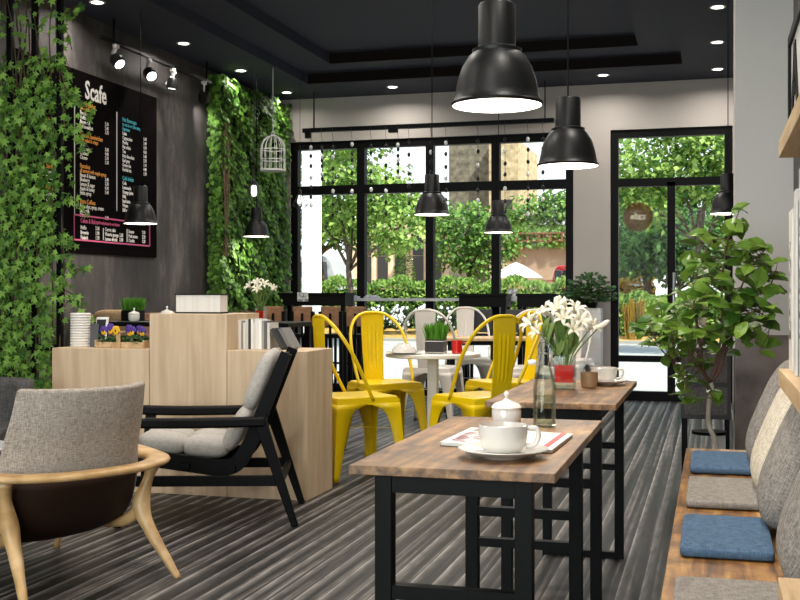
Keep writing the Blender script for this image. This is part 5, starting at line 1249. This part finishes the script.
bm = B(); bb(bm, xa-mx_, xb-mx_, 0, 5, 0, h); obj('wall', bm, m_peach, t)
bm = B(); bb(bm, xa-mx_, xb-mx_, -.02, 5.0, h, h+.2); obj('roof', bm, mat('roof_slate', '#6d5a4a', .8), t)
for q in (.15, .32, .5, .68, .86):
    for z0_, hh in ((.9, 1.3), (h*.62, .8)): x_ = xa-mx_+(xb-xa)*q; bm = B(); bb(bm, x_-.22, x_+.22, -.05, 0, z0_, z0_+hh); obj('window', bm, MATS['dark_window'], t)
y = 36; xa, xb = X(512, y), X(592, y); mx_ = (xa+xb)/2; h = Z(540, 236, y)-.5
t = thing('terrace_wall', 'brown terrace wall with a row of pots, seen through the right window bay', 'wall', (mx_, y, .5))
bm = B(); bb(bm, xa-mx_, xb-mx_, 0, .4, 0, h); obj('wall', bm, mat('brown_render', '#b0937a', .9, var=.25, scale=3), t)
bm = B(); bb(bm, xa-mx_, xb-mx_, -.25, 0, h-.2, h-.14); bb(bm, xa-mx_, xb-mx_, -.3, -.24, h+.05, h+.1); obj('shelf', bm, mat('brown_timber', '#7a5233', .7), t)
for k in range(7):
    x_ = xa-mx_+(xb-xa)*(k+.5)/7; bm = B(); bb(bm, x_-.03, x_+.03, -.28, -.22, h-.2, h+.08); lathe(bm, [(.07, 0), (.1, .22), (.001, .22)], 12, (x_+.15, -.13, h-.14)); obj('pot', bm, mat('clay_pot', '#8a5a3c', .8), t)
it = []
for k in range(700): x_ = rnd.uniform(xa-mx_, xb-mx_); it.append((V((x_, -.15+rnd.uniform(-.12, .12), h-.02+rnd.uniform(-.35, .3))), V((rnd.uniform(-1, 1), -.4, rnd.uniform(-1, 1))), V((0, -1, .4)), rnd.uniform(.08, .16)))
obj('trailing_plants', leaves(it, quad_shape(.4)), m_tl[1], t)
bm = B(); beam(bm, (X(538, y)-mx_, -.6, h*.42), (xb-mx_, -.6, h*.42), .05, .06); beam(bm, (X(540, y)-mx_, -.6, 0), (X(540, y)-mx_, -.6, h*.42), .05); beam(bm, (xb-mx_-.1, -.6, 0), (xb-mx_-.1, -.6, h*.42), .05); obj('handrail', bm, MATS['brown_timber'], t)
# white parasol / canopy
y = 31; x0 = X(516, y); t = thing('parasol', 'low white parasol beyond the hedge in the right window bay', 'parasol', (x0, y, .55))
bm = B(); lathe(bm, [(.75, 1.05), (.5, 1.22), (.2, 1.4), (.001, 1.48)], 8, capb=False); obj('canopy', bm, mat('white_canvas', '#eeeeee', .8), t)
bm = B(); tube(bm, [(0, 0, 0), (0, 0, 1.46)], .03, 8); obj('pole', bm, MATS['brown_timber'], t)
# ============================================================ LIGHT, WORLD, CAMERA
w = bpy.data.worlds.new('sky'); w.use_nodes = True; SC.world = w; nt = w.node_tree
bg = nt.nodes['Background']; tc = nt.nodes.new('ShaderNodeTexCoord'); sp_ = nt.nodes.new('ShaderNodeSeparateXYZ'); rp = nt.nodes.new('ShaderNodeValToRGB')
rp.color_ramp.elements[0].position = .0; rp.color_ramp.elements[0].color = (.95, .97, 1, 1); rp.color_ramp.elements[1].position = .8; rp.color_ramp.elements[1].color = (.55, .72, 1, 1)
nt.links.new(tc.outputs['Generated'], sp_.inputs[0]); nt.links.new(sp_.outputs['Z'], rp.inputs[0]); nt.links.new(rp.outputs[0], bg.inputs['Color']); bg.inputs['Strength'].default_value = 1.7
l = bpy.data.lights.new('sun', 'SUN'); l.energy = 8.5; l.angle = R(1); l.color = (1, .96, .88)
o = bpy.data.objects.new('sun', l); COL.objects.link(o); sd = V((.62, -.42, .95)); o.rotation_euler = sd.to_track_quat('Z', 'Y').to_euler(); o.location = (0, 10, 12)

cam = bpy.data.cameras.new('camera'); co = bpy.data.objects.new('camera', cam); COL.objects.link(co)
co.location = (0, 0, EYE); co.rotation_euler = (R(90), 0, YAW); cam.sensor_width = 36; cam.lens = 36*FPX/800; cam.shift_y = -5/800; cam.clip_start = .05; cam.clip_end = 300
SC.camera = co
SC.view_settings.view_transform = 'Standard'; SC.view_settings.look = 'None'; SC.view_settings.gamma = 1; SC.view_settings.use_curve_mapping = False; SC.view_settings.exposure = 0
for o in SC.objects:
    if o.type == 'MESH' and o.parent is None and 'kind' not in o and 'label' not in o: print('UNTAGGED', o.name)
